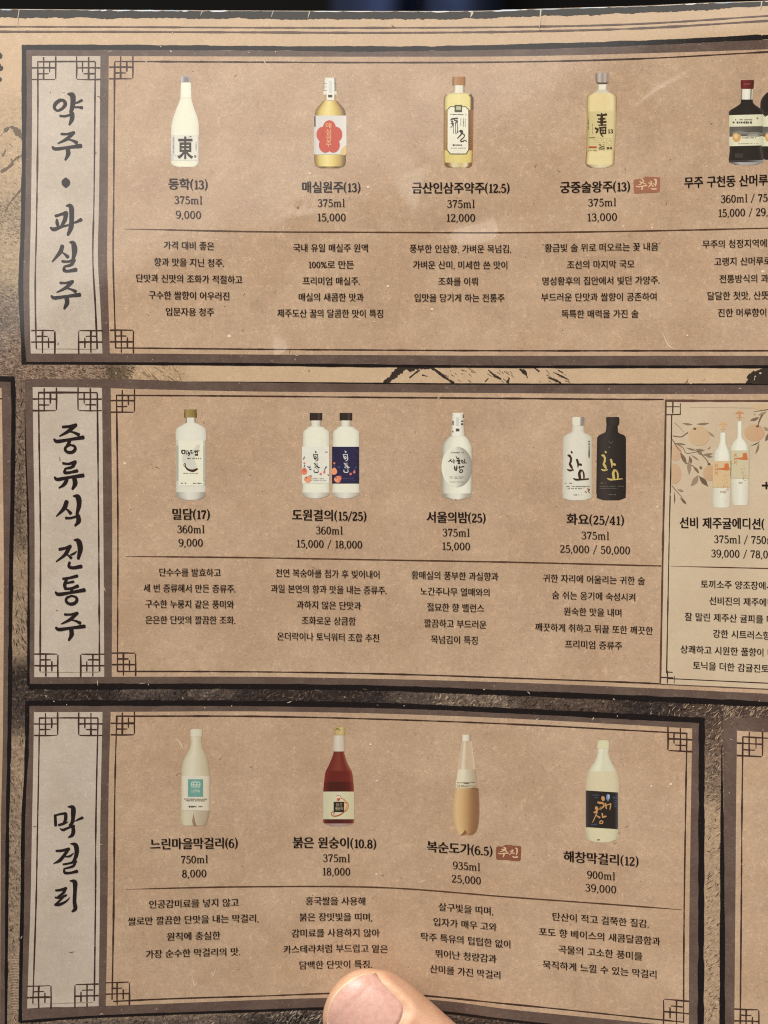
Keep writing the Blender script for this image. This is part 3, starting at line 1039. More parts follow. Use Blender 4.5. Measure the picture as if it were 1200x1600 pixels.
def winding(p, poly):
    w = 0
    n = len(poly)
    for i in range(n):
        a, b = poly[i - 1], poly[i]
        if (a[1] <= p[1]) != (b[1] <= p[1]):
            x = a[0] + (b[0] - a[0]) * (p[1] - a[1]) / (b[1] - a[1])
            if x > p[0]:
                w += 1 if b[1] > a[1] else -1
    return w


_shaped = {}


def shaped_glyph(ch, ox, oy, serif):
    """font outline with its uprights thickened by ox, its bars by oy and brush-like stroke heads; -> (points, triangles)"""
    key = (ch, ox, oy, serif)
    if key in _shaped:
        return _shaped[key]
    cs = raw_glyph(ch)
    if not cs:
        _shaped[key] = ([], [])
        return _shaped[key]
    big = max(cs, key=lambda c: abs(area2(c)))
    sg = 1.0 if area2(big) > 0 else -1.0
    loops = []
    for c in cs:
        n = len(c)
        nrm = []
        for i in range(n):
            d = c[(i + 1) % n] - c[i]
            d = d / max(np.linalg.norm(d), 1e-9)
            nrm.append(np.array([d[1], -d[0]]) * sg)
        q = []
        for i in range(n):
            a, b = nrm[i - 1], nrm[i]
            m = (a + b) / max(1 + float(a @ b), 0.45)
            q.append(c[i] + np.array([ox, oy]) * m)
        if serif:
            r = []
            for i in range(n):
                a, b, L = q[i], q[(i + 1) % n], None
                L = np.linalg.norm(b - a)
                e0, e1, e2 = c[i] - c[i - 1], c[(i + 1) % n] - c[i], c[(i + 2) % n] - c[(i + 1) % n]
                cap = 0.035 < L < 0.16 and (e0[0] * e1[1] - e0[1] * e1[0]) * sg > 1e-5 and (e1[0] * e2[1] - e1[1] * e2[0]) * sg > 1e-5
                r.append(a.copy())
                side = max(np.linalg.norm(e0), np.linalg.norm(e2))
                cap = cap and side > 0.26
                if cap and nrm[i][1] > 0.97:           # head of an upright
                    l_first = a[0] < b[0]
                    w = abs(b[0] - a[0])
                    left, right = (a, b) if l_first else (b, a)
                    hd = [left + np.array([0, -0.055]), left + np.array([-0.055, 0.02]), right + np.array([-0.01, -0.012])]
                    r.pop()
                    r += hd if l_first else hd[::-1]
                    q[(i + 1) % n] = r[-1]
                    r.pop()
                elif cap and nrm[i][1] < -0.97:        # foot of an upright
                    if a[0] < b[0]:
                        r[-1] = a + np.array([0.012, 0.0]); q[(i + 1) % n] = b + np.array([-0.012, 0.03])
                    else:
                        r[-1] = a + np.array([-0.012, 0.03]); q[(i + 1) % n] = b + np.array([0.012, 0.0])
                elif cap and nrm[i][0] > 0.97:         # right end of a bar
                    up_first = a[1] > b[1]
                    if up_first:
                        r[-1] = a + np.array([-0.025, 0.030]); q[(i + 1) % n] = b + np.array([0.012, 0.0])
                    else:
                        r[-1] = a + np.array([0.012, 0.0]); q[(i + 1) % n] = b + np.array([-0.025, 0.030])
            q = r
        loops.append(q)
    vin, ein = [], []
    for l in loops:
        b0 = len(vin)
        vin += [Vector((float(p[0]), float(p[1]))) for p in l]
        ein += [(b0 + k, b0 + (k + 1) % len(l)) for k in range(len(l))]
    vo, _e, fo_, *_r = geometry.delaunay_2d_cdt(vin, ein, [], 0, 1e-6)
    pts = [np.array((v.x, v.y)) for v in vo]
    fs = []
    for f in fo_:
        a, b, c = (pts[k] for k in f)
        m = (a + b + c) / 3
        if sum(winding(m, l) for l in loops) != 0:
            fs.append(tuple(f) if (b[0] - a[0]) * (c[1] - a[1]) - (b[1] - a[1]) * (c[0] - a[0]) > 0 else (f[0], f[2], f[1]))
    _shaped[key] = (pts, fs)
    return _shaped[key]


def ell(cx, cy, rx, ry, thick=.088, thinw=.045):
    pts, ws = [], []
    for k in range(12):
        t = 2 * math.pi * k / 12
        pts.append((cx + rx * math.cos(t), cy + ry * math.sin(t)))
        ws.append(thinw + (thick - thinw) * abs(math.cos(t)))
    return ('ring', pts, ws)


_six = [(.38, .60), (.31, .67), (.21, .66), (.11, .53), (.065, .32), (.09, .11), (.2, .012), (.33, .03), (.405, .15), (.395, .29), (.31, .405), (.19, .40), (.09, .28)]
_sixw = [.06, .045, .045, .075, .09, .075, .045, .055, .085, .085, .05, .045, .05]
SERIF = {   # strokes of the roman figures: (advance, [strokes])
    '0': (.50, [ell(.24, .345, .165, .325)]),
    '1': (.40, [([(.23, .685), (.23, .02)], [.085, .085]), ([(.24, .66), (.17, .615), (.09, .585)], [.06, .05, .035]), ([(.08, .022), (.38, .022)], [.045, .045])]),
    '2': (.48, [([(.07, .53), (.11, .63), (.23, .668), (.345, .62), (.37, .51), (.30, .36), (.18, .2), (.07, .06)], [.075, .05, .045, .07, .09, .075, .055, .05]),
                ([(.05, .037), (.40, .037)], [.07, .07]), ([(.40, .04), (.415, .16)], [.06, .035])]),
    '3': (.48, [([(.07, .56), (.13, .64), (.24, .668), (.34, .62), (.355, .51), (.30, .40), (.18, .365)], [.07, .05, .045, .07, .085, .06, .045]),
                ([(.18, .365), (.32, .34), (.395, .22), (.35, .075), (.22, .012), (.11, .04), (.05, .13)], [.045, .06, .09, .07, .045, .05, .075])]),
    '4': (.51, [([(.34, .685), (.04, .19)], [.05, .045]), ([(.03, .185), (.47, .185)], [.055, .055]), ([(.34, .68), (.34, .02)], [.085, .085]), ([(.22, .022), (.45, .022)], [.045, .045])]),
    '5': (.48, [([(.11, .645), (.385, .645)], [.075, .075]), ([(.12, .65), (.10, .37)], [.05, .045]),
                ([(.10, .37), (.2, .415), (.31, .395), (.395, .29), (.395, .17), (.33, .05), (.21, .012), (.11, .04), (.05, .12)], [.045, .045, .06, .09, .09, .06, .045, .05, .075])]),
    '6': (.49, [(_six, _sixw)]),
    '7': (.47, [([(.05, .645), (.42, .645)], [.075, .075]), ([(.06, .65), (.045, .53)], [.055, .035]), ([(.41, .63), (.30, .42), (.22, .2), (.19, .01)], [.055, .07, .085, .085])]),
    '8': (.49, [ell(.24, .515, .135, .15, .08), ell(.24, .185, .165, .17)]),
    '9': (.49, [([(.475 - x, .68 - y) for x, y in _six], _sixw)]),
    ',': (.22, [([(.09, .05), (.105, .0), (.05, -.12)], [.11, .08, .03])]),
    '.': (.22, [([(.095, -.005), (.095, .095)], [.10, .10])]),
    '/': (.36, [([(.03, -.08), (.33, .74)], [.05, .05])]),
    '(': (.31, [([(.25, .80), (.12, .60), (.085, .33), (.12, .08), (.25, -.12)], [.03, .065, .085, .065, .03])]),
    ')': (.31, [([(.05, .80), (.18, .60), (.215, .33), (.18, .08), (.05, -.12)], [.03, .065, .085, .065, .03])]),
    'm': (.80, [([(.13, .45), (.13, .02)], [.08, .08]), ([(.13, .45), (.03, .435)], [.05, .035]), ([(.04, .02), (.22, .02)], [.04, .04]),
                ([(.13, .36), (.22, .44), (.32, .44), (.37, .36), (.375, .02)], [.045, .05, .06, .08, .08]), ([(.30, .02), (.46, .02)], [.04, .04]),
                ([(.375, .36), (.46, .44), (.57, .44), (.625, .36), (.63, .02)], [.045, .05, .06, .08, .08]), ([(.55, .02), (.73, .02)], [.04, .04])]),
    'l': (.27, [([(.14, .72), (.14, .02)], [.08, .08]), ([(.14, .715), (.04, .70)], [.045, .035]), ([(.04, .02), (.24, .02)], [.04, .04])]),
    '+': (.55, [([(.05, .33), (.47, .33)], [.11, .11]), ([(.26, .12), (.26, .54)], [.11, .11])]),
    '\u201c': (.26, [([(.06, .78), (.05, .68)], [.05, .03]), ([(.15, .78), (.14, .68)], [.05, .03])]),
    '\u201d': (.26, [([(.08, .78), (.07, .68)], [.05, .03]), ([(.17, .78), (.16, .68)], [.05, .03])]),
    "'": (.12, [([(.06, .80), (.04, .70)], [.04, .02])]),
}


def adv(ch):
    if ch == ' ':
        return 0.30
    if ch in SERIF:
        return SERIF[ch][0]
    if ch == '%':
        return 0.70
    return 0.915


def text_line(pr, txt, x0, x1, yc, em, weight=1.0, col=INK, lay=6.6, ox=0.0, oy=0.0, serif=True, by_adv=None, flat=False):
    """set txt so that its ink runs from photograph u x0 to x1, centred on v yc at the line's middle"""
    nat = sum(adv(c) for c in txt) - 0.09
    if by_adv:
        x1 = x0 + nat * by_adv
    sx = (x1 - x0) / nat
    uc = (x0 + x1) / 2
    f = (lambda u: yc) if flat else follow(min(uc, 1210), yc)
    base = 0.352 * em
    x = -0.045
    for ch in txt:
        if ch in SERIF:
            for st in SERIF[ch][1]:
                ring = st[0] == 'ring'
                pts, ws = (st[1], st[2]) if ring else st
                q = []
                for px_, py_ in pts:
                    u = x0 + (x + px_) * sx
                    q.append((u, float(f(u)) + base - py_ * em))
                pr.stroke(q, [w * em * weight for w in ws], col, lay, step=1.6, cap=False, closed=ring)
        elif ch != ' ':
            pts, fs = shaped_glyph(ch, ox, oy, serif)
            uq = [x0 + (x + p[0]) * sx for p in pts]
            if uq:
                vq = f(np.array(uq)) if not flat else np.full(len(uq), yc)
                pr._add([(a, float(b) + base - p[1] * em) for a, b, p in zip(uq, vq, pts)], lin4(col), pr.hh(lay), fs)
        x += adv(ch)


NAME_EM, PRICE_EM, DESC_EM = 19.3, 17.2, 14.2

# (name, x0, x1, y), (volume...), (price...), [description lines]; x1 None = runs past the picture, set by its advance
ITEMS = [
    ('first drink of the top row', ('동학(13)', 263.3, 324, 288), ('375ml', 272.7, 315.5, 312.4), ('9,000', 275, 314, 335.3), [
        ('가격 대비 좋은', 255.7, 334.3, 384), ('향과 맛을 지닌 청주.', 240.7, 350, 410.3), ('단맛과 신맛의 조화가 적절하고', 212.3, 378.3, 436),
        ('구수한 쌀향이 어우러진', 232.3, 358.7, 462), ('입문자용 청주', 258.7, 334, 487.5)]),
    ('plum wine of the top row', ('매실원주(13)', 471.7, 562.7, 292.7), ('375ml', 496.7, 538.3, 317), ('15,000', 495.7, 540, 339.3), [
        ('국내 유일 매실주 원액', 458.3, 575.3, 387.7), ('100%로 만든', 482, 552.7, 413.7), ('프리미엄 매실주.', 472.7, 562.3, 439.3),
        ('매실의 새콤한 맛과', 466.3, 567.7, 464.7), ('제주도산 꿀의 달콤한 맛이 특징', 433.3, 599.3, 490)]),
    ('ginseng wine of the top row', ('금산인삼주약주(12.5)', 644.3, 795.7, 294), ('375ml', 699, 741.3, 318.3), ('12,000', 697.3, 742.3, 340), [
        ('풍부한 인삼향, 가벼운 목넘김,', 640, 798.7, 389), ("가벼운 산미, 미세한 쓴 맛이'", 645.3, 795, 414.3), ('조화를 이뤄', 685, 747.3, 440),
        ('입맛을 당기게 하는 전통주', 647.3, 788, 465.7)]),
    ('fourth drink of the top row', ('궁중술왕주(13)', 875.3, 984, 292.3), ('375ml', 919.3, 962.3, 316), ('13,000', 917.3, 964, 339), [
        ('“황금빛 술 위로 떠오르는 꽃 내음”', 847.7, 1031.7, 386.7), ('조선의 마지막 국모', 886, 991, 413.3), ('명성황후의 집안에서 빚던 가양주.', 847, 1030.7, 438.7),
        ('부드러운 단맛과 쌀향이 공존하여', 845.7, 1026.7, 464.3), ('독특한 매력을 가진 술', 877.3, 997.3, 490.7)]),
    ('wild grape wine at the right edge', ('무주 구천동 산머루', 1069.3, None, 283.5, 16.6), ('360ml / 750ml', 1126.7, None, 309.3, 16.6), ('15,000 / 29,000', 1122.3, None, 331.3, 16.6), [
        ('무주의 청정지역에', 1097.7, None, 381, 13.4), ('고랭지 산머루로', 1116, None, 408.3, 13.4), ('전통방식의 과', 1124, None, 435.6, 13.4),
        ('달달한 첫맛, 산뜻', 1105, None, 462, 13.4), ('진한 머루향이', 1121.7, None, 488.6, 13.4)]),
    ('first spirit of the middle row', ('밀담(17)', 268.7, 327.3, 803.8), ('360ml', 277.3, 319, 826.8), ('9,000', 279.3, 316.7, 847.7), [
        ('단수수를 발효하고', 248.3, 344.7, 894.7), ('세 번 증류해서 만든 증류주.', 224.3, 368, 919.7), ('구수한 누룽지 같은 풍미와', 227, 365, 944.3),
        ('은은한 단맛의 깔끔한 조화.', 227.3, 367.7, 969)]),
    ('peach spirit of the middle row', ('도원결의(15/25)', 456.7, 572, 805.7), ('360ml', 494, 535, 828.7), ('15,000 / 18,000', 463.3, 565.7, 850), [
        ('천연 복숭아를 첨가 후 빚어내어', 430.7, 593.7, 896.7), ('과일 본연의 향과 맛을 내는 증류주.', 423.3, 604, 921.3), ('과하지 않은 단맛과', 463.7, 563.7, 946),
        ('조화로운 상큼함', 471.3, 555.3, 970.3), ('온더락이나 토닉워터 조합 추천', 433, 592.7, 995.7)]),
    ('third spirit of the middle row', ('서울의밤(25)', 667, 758.3, 808.7), ('375ml', 692, 733.3, 832), ('15,000', 690.7, 734.3, 853.3), [
        ('황매실의 풍부한 과실향과', 643, 778.3, 900), ('노간주나무 열매와의', 656.7, 765.7, 925), ('절묘한 향 밸런스', 667.3, 756, 949.7),
        ('깔끔하고 부드러운', 662.7, 759.7, 975), ('목넘김이 특징', 673.3, 747, 1000)]),
    ('fourth spirit of the middle row', ('화요(25/41)', 885.7, 974.7, 812.3), ('375ml', 909, 951.3, 836.7), ('25,000 / 50,000', 875.3, 984.3, 858.5), [
        ('귀한 자리에 어울리는 귀한 술', 848.7, 1007.3, 905.7), ('숨 쉬는 옹기에 숙성시켜', 862.7, 993.3, 931.7), ('원숙한 맛을 내며', 881, 971.7, 956.7),
        ('깨끗하게 취하고 뒤끝 또한 깨끗한', 836.3, 1019.7, 982.7), ('프리미엄 증류주', 882.7, 971.7, 1008)]),
    ('tangerine spirit of the cream inset', ('선비 제주귤에디션(', 1062.3, None, 818, 16.8), ('375ml / 750ml', 1116, None, 843, 16.8), ('39,000 / 78,000', 1111.7, None, 865.4, 16.8), [
        ('토끼소주 양조장에서', 1095, None, 914.3, 13.5), ('선비진의 제주에디', 1108.3, None, 940.3, 13.5), ('잘 말린 제주산 귤피를 더', 1070, None, 966, 13.5),
        ('강한 시트러스향', 1114, None, 991.8, 13.5), ('상쾌하고 시원한 풀향이 더', 1063.3, None, 1017.5, 13.5), ('토닉을 더한 감귤진토', 1082.7, None, 1042.6, 13.5)]),
    ('first rice wine of the bottom row', ('느린마을막걸리(6)', 235, 371, 1318.3), ('750ml', 283, 324.3, 1342.7), ('8,000', 284.7, 322.3, 1364.7), [
        ('인공감미료를 넣지 않고', 232.7, 372.7, 1411.7), ('쌀로만 깔끔한 단맛을 내는 막걸리,', 200, 404, 1437), ('원칙에 충실한', 260.7, 343.7, 1462.7),
        ('가장 순수한 막걸리의 맛.', 227.7, 375.3, 1489)]),
    ('red rice wine of the bottom row', ('붉은 원숭이(10.8)', 457.7, 587.3, 1317.3), ('375ml', 505, 546.3, 1340.7), ('18,000', 503.7, 547, 1361.7), [
        ('홍국쌀을 사용해', 477.3, 571.3, 1408), ('붉은 장밋빛을 띠며,', 467.7, 581.7, 1433), ('감미료를 사용하지 않아', 455.7, 592.7, 1457.7),
        ('카스테라처럼 부드럽고 옅은', 442.7, 605.7, 1482.3), ('담백한 단맛이 특징.', 467.3, 581.3, 1507.3)]),
    ('third rice wine of the bottom row', ('복순도가(6.5)', 667.3, 769, 1326.5), ('935ml', 708, 749.7, 1353.3), ('25,000', 706, 751.3, 1374.3), [
        ('살구빛을 띠며,', 685.3, 770.7, 1420.6), ('입자가 매우 고와', 677, 775.7, 1444.7), ('탁주 특유의 텁텁한 없이', 657.3, 798.3, 1469.7),
        ('뛰어난 청량감과', 680, 775.3, 1494.4), ('산미를 가진 막걸리', 671.7, 782.7, 1519)]),
    ('fourth rice wine of the bottom row', ('해창막걸리(12)', 881, 997.3, 1342.3), ('900ml', 917.7, 960.7, 1367.7), ('39,000', 915, 962.7, 1388.3), [
        ('탄산이 적고 걸쭉한 질감,', 862.7, 1013.7, 1438), ('포도 향 베이스의 새콤달콤함과', 842, 1031.3, 1463.5), ('곡물의 고소한 풍미를', 872.3, 1003.3, 1489),
        ('묵직하게 느낄 수 있는 막걸리', 848, 1026.7, 1515)]),
]
name_objs = []
for what, nm, vol, pr_, desc in ITEMS:
    def put(pr, t, em, **kw):
        if t[2] is None:
            text_line(pr, t[0], t[1], None, t[3], em, by_adv=t[4], **kw)
        else:
            text_line(pr, t[0], t[1], t[2], t[3], em, **kw)
    a = Print()
    put(a, nm, NAME_EM, weight=1.6, ox=0.034, oy=0.004, col=(36, 24, 20))
    na = a.build('drink_name', M_TEXT, menu, 'bold name of the ' + what)
    b = Print()
    put(b, vol, PRICE_EM, weight=1.28, col=(42, 27, 21))
    b.build('volume_text', M_TEXT, na)
    c = Print()
    put(c, pr_, PRICE_EM, weight=1.28, col=(42, 27, 21))
    c.build('price_text', M_TEXT, na)
    d = Print()
    for t in desc:
        put(d, t, DESC_EM, weight=1.4, ox=0.024, oy=-0.003, col=(42, 27, 21))
    d.build('description_text', M_TEXT, na)
    name_objs.append(na)

# recommendation stamps
def stamp(parent, pts, strokes, col, k, off):
    a = Print()
    a.poly([tuple(p) for p in catmull([(off[0] + x * k, off[1] + y * k) for x, y in pts], 3, True)], col, 4.6)
    o = a.build('recommendation_stamp', M_INK, parent)
    b = Print()
    for p, w in strokes:
        b.stroke([(off[0] + x * k, off[1] + y * k) for x, y in p], [x * k for x in w], (216, 182, 146), 5.4, step=1.2)
    b.build('stamp_lettering', M_PIC, parent)


stamp(row1, [(205, 330), (300, 300), (420, 300), (450, 330), (500, 310), (530, 235), (700, 220), (980, 240), (1020, 270), (1020, 640), (960, 705), (500, 735), (250, 745), (210, 690), (200, 500)],
      [([(470, 320), (520, 355)], [30, 40]), ([(390, 370), (450, 405), (530, 375)], [34, 40, 30]), ([(480, 400), (420, 455), (350, 480)], [36, 34, 20]), ([(500, 420), (580, 455)], [26, 40]),
       ([(285, 515), (340, 540), (460, 520), (610, 500)], [34, 36, 34, 40]), ([(475, 520), (470, 580), (455, 630)], [44, 46, 36]),
       ([(730, 360), (770, 400)], [34, 40]), ([(670, 410), (720, 435), (770, 420)], [30, 34, 30]), ([(750, 430), (710, 500), (660, 550)], [36, 36, 26]), ([(740, 460), (820, 530)], [30, 36]),
       ([(800, 430), (850, 465)], [26, 34]), ([(850, 315), (895, 320), (900, 420), (880, 510)], [40, 60, 52, 44]), ([(750, 580), (800, 610), (910, 600)], [34, 42, 44])],
      (158, 106, 82), 0.05, (980, 265))
stamp(row3, [(200, 330), (220, 270), (280, 245), (400, 255), (500, 200), (690, 205), (720, 225), (930, 235), (985, 290), (975, 560), (950, 695), (700, 695), (500, 670), (260, 665), (205, 620)],
      [([(440, 285), (500, 300)], [30, 34]), ([(380, 345), (440, 340), (515, 325)], [34, 34, 40]), ([(500, 330), (430, 390), (330, 415)], [40, 34, 20]), ([(470, 375), (535, 405)], [26, 42]),
       ([(280, 465), (340, 480), (460, 465), (580, 458)], [28, 30, 32, 44]), ([(450, 470), (445, 530), (420, 585)], [46, 40, 28]),
       ([(700, 350), (730, 370)], [26, 30]), ([(640, 405), (700, 390), (740, 380)], [28, 32, 34]), ([(720, 390), (680, 460), (610, 515)], [36, 30, 18]), ([(690, 440), (760, 480)], [22, 34]),
       ([(740, 470), (790, 455)], [20, 26]), ([(810, 305), (850, 320), (860, 420), (835, 515)], [34, 44, 44, 30]), ([(720, 565), (780, 590), (875, 580)], [34, 40, 46])],
      (134, 84, 63), 0.05, (765, 1310))

# brush-written titles on the cream strips
JU = [([(158, 352), (200, 352), (248, 342)], [18, 16, 22]), ([(243, 343), (198, 385), (135, 418)], [24, 22, 9]), ([(192, 388), (232, 396), (266, 412)], [8, 14, 26]),
      ([(97, 442), (118, 456), (200, 446), (296, 434)], [16, 24, 20, 28]), ([(202, 450), (206, 490), (186, 532)], [30, 30, 14])]


def shift(st, dx, dy):
    return [([(x + dx, y + dy) for x, y in p], w) for p, w in st]


TITLE1 = [
    ([(150, 116), (120, 140), (110, 170), (132, 190), (166, 174), (186, 146), (176, 121), (150, 116)], [24, 26, 20, 16, 20, 26, 22, 20]),
    ([(203, 74), (234, 82), (240, 120), (234, 168), (222, 205)], [10, 36, 36, 32, 20]), ([(245, 140), (274, 132), (302, 117)], [10, 14, 20]), ([(246, 166), (276, 166), (303, 170)], [12, 14, 24]),
    ([(150, 226), (186, 228), (240, 212)], [18, 16, 16]), ([(234, 206), (232, 248), (214, 288)], [30, 30, 14]),
] + JU + [
    ([(190, 661), (190, 672), (190, 690), (190, 708), (190, 719)], [22, 48, 60, 48, 22]),
    ([(118, 922), (150, 912), (196, 898)], [20, 18, 26]), ([(190, 898), (184, 945), (158, 992)], [32, 28, 16]), ([(128, 946), (130, 972), (138, 1000)], [16, 24, 18]),
    ([(82, 1002), (108, 1014), (160, 996), (208, 984)], [12, 26, 18, 12]), ([(193, 850), (226, 858), (230, 950), (224, 1005), (203, 1054)], [10, 34, 32, 32, 16]), ([(234, 972), (266, 962), (297, 946)], [10, 16, 24]),
    ([(166, 1128), (150, 1172), (95, 1240)], [28, 28, 8]), ([(162, 1172), (184, 1188), (204, 1206)], [8, 16, 26]), ([(215, 1104), (242, 1112), (250, 1170), (236, 1236)], [8, 34, 34, 16]),
    ([(164, 1236), (205, 1238), (250, 1226)], [18, 16, 26]), ([(246, 1232), (226, 1260), (182, 1272)], [22, 20, 14]), ([(180, 1274), (178, 1298), (205, 1304), (262, 1294)], [16, 22, 20, 28]),
] + shift(JU, -8, 1034)
TITLE2 = [
    ([(168, 76), (214, 72), (262, 62)], [20, 20, 26]), ([(256, 64), (206, 106), (146, 140)], [26, 24, 9]), ([(205, 108), (240, 112), (280, 130)], [8, 14, 26]),
    ([(108, 160), (130, 176), (210, 164), (312, 148)], [14, 26, 20, 28]), ([(214, 166), (212, 184), (196, 206)], [26, 24, 14]),
    ([(222, 200), (192, 214), (186, 236), (206, 252), (236, 250), (254, 232), (250, 210), (222, 200)], [14, 18, 20, 22, 24, 22, 18, 14]),
    ([(170, 328), (210, 332), (258, 318)], [18, 18, 26]), ([(252, 322), (236, 352), (185, 366)], [24, 22, 14]), ([(186, 366), (182, 392), (215, 392), (270, 380)], [14, 22, 18, 24]),
    ([(112, 424), (132, 440), (210, 426), (312, 412)], [14, 26, 20, 28]), ([(198, 440), (178, 475), (142, 500)], [26, 24, 9]), ([(250, 434), (254, 470), (236, 508)], [30, 32, 16]),
    ([(196, 592), (178, 640), (124, 697)], [30, 28, 8]), ([(186, 640), (206, 656), (224, 676)], [8, 16, 26]), ([(240, 555), (273, 562), (282, 612), (266, 685)], [8, 36, 36, 18]),
    ([(190, 708), (225, 708), (276, 692)], [20, 16, 16]), ([(274, 690), (278, 730), (254, 762)], [30, 32, 14]),
    ([(145, 926), (185, 917), (224, 903)], [22, 18, 24]), ([(216, 906), (186, 960), (122, 1012)], [28, 24, 8]), ([(188, 954), (208, 968), (228, 986)], [8, 14, 22]),
    ([(224, 964), (244, 956), (264, 940)], [12, 14, 8]), ([(245, 860), (276, 868), (290, 920), (276, 992)], [8, 36, 36, 20]), ([(216, 1014), (212, 1044), (240, 1054), (298, 1044)], [16, 22, 22, 28]),
    ([(170, 1130), (215, 1124), (270, 1110)], [18, 18, 24]), ([(186, 1162), (244, 1150)], [14, 18]), ([(196, 1130), (182, 1172), (188, 1200)], [20, 24, 22]), ([(186, 1200), (230, 1196), (274, 1180)], [18, 18, 24]),
    ([(232, 1196), (228, 1226)], [24, 22]), ([(118, 1222), (140, 1238), (220, 1226), (320, 1208)], [14, 26, 20, 28]),
    ([(230, 1248), (198, 1262), (192, 1286), (214, 1304), (246, 1302), (266, 1282), (260, 1258), (230, 1248)], [14, 18, 20, 22, 24, 22, 18, 14]),
] + shift(JU, 24, 1026)
TITLE3 = [
    ([(208, 268), (212, 335), (214, 402)], [34, 36, 34]), ([(214, 270), (280, 254), (342, 246)], [24, 26, 34]), ([(342, 250), (338, 320), (316, 376)], [42, 42, 30]), ([(252, 394), (310, 376), (370, 354)], [30, 30, 10]),
    ([(366, 164), (430, 174), (434, 260), (424, 352), (385, 400)], [12, 58, 54, 46, 22]), ([(455, 346), (500, 322), (552, 300)], [10, 26, 38]),
    ([(270, 436), (306, 454), (380, 424), (448, 402)], [14, 32, 26, 30]), ([(428, 398), (436, 470), (420, 520), (374, 548)], [44, 48, 44, 18]),
    ([(220, 716), (290, 712), (384, 690)], [28, 34, 38]), ([(374, 692), (322, 770), (262, 838), (190, 874)], [38, 40, 40, 12]), ([(330, 790), (390, 782), (438, 744)], [14, 26, 12]),
    ([(398, 624), (462, 642), (478, 720), (462, 800), (420, 860)], [10, 56, 56, 44, 18]),
    ([(308, 884), (380, 872), (472, 846)], [24, 26, 36]), ([(462, 850), (432, 906), (318, 940)], [34, 32, 20]), ([(320, 944), (330, 988), (400, 990), (484, 970)], [20, 36, 32, 42]),
    ([(215, 1210), (275, 1204), (348, 1180)], [26, 32, 36]), ([(338, 1184), (308, 1242), (240, 1290)], [38, 34, 20]), ([(208, 1298), (270, 1302), (348, 1268)], [22, 28, 28]), ([(318, 1284), (262, 1340), (208, 1388)], [24, 26, 24]),
    ([(206, 1388), (262, 1386), (342, 1348), (392, 1298)], [34, 36, 26, 8]), ([(390, 1090), (452, 1104), (456, 1200), (450, 1350), (460, 1435), (418, 1478)], [12, 58, 50, 46, 52, 18]),
]
for strokes, k, off, par in ((TITLE1, .225, (60, 130), row1), (TITLE2, .225, (60, 650), row2), (TITLE3, .125, (60, 1240), row3)):
    a = Print()
    for p, w in strokes:
        a.stroke([(off[0] + x * k, off[1] + y * k) for x, y in p], [q * k for q in w], (40, 31, 30), 5.0, step=1.5, jit=0.03)
    a.build('title_lettering', M_TEXT, par)

# ------------------------------------------------------------------ bottle pictures printed on the panels
def E(c, e=0.14, hi=None):
    d = tuple(x * (1 - e) for x in c)
    m = tuple(min(255, x * 1.02) for x in c)
    if hi:
        return [(0, d), (.10, c), (.32, hi), (.5, c), (.86, c), (1, d)]
    return [(0, d), (.12, c), (.45, m), (.85, c), (1, d)]


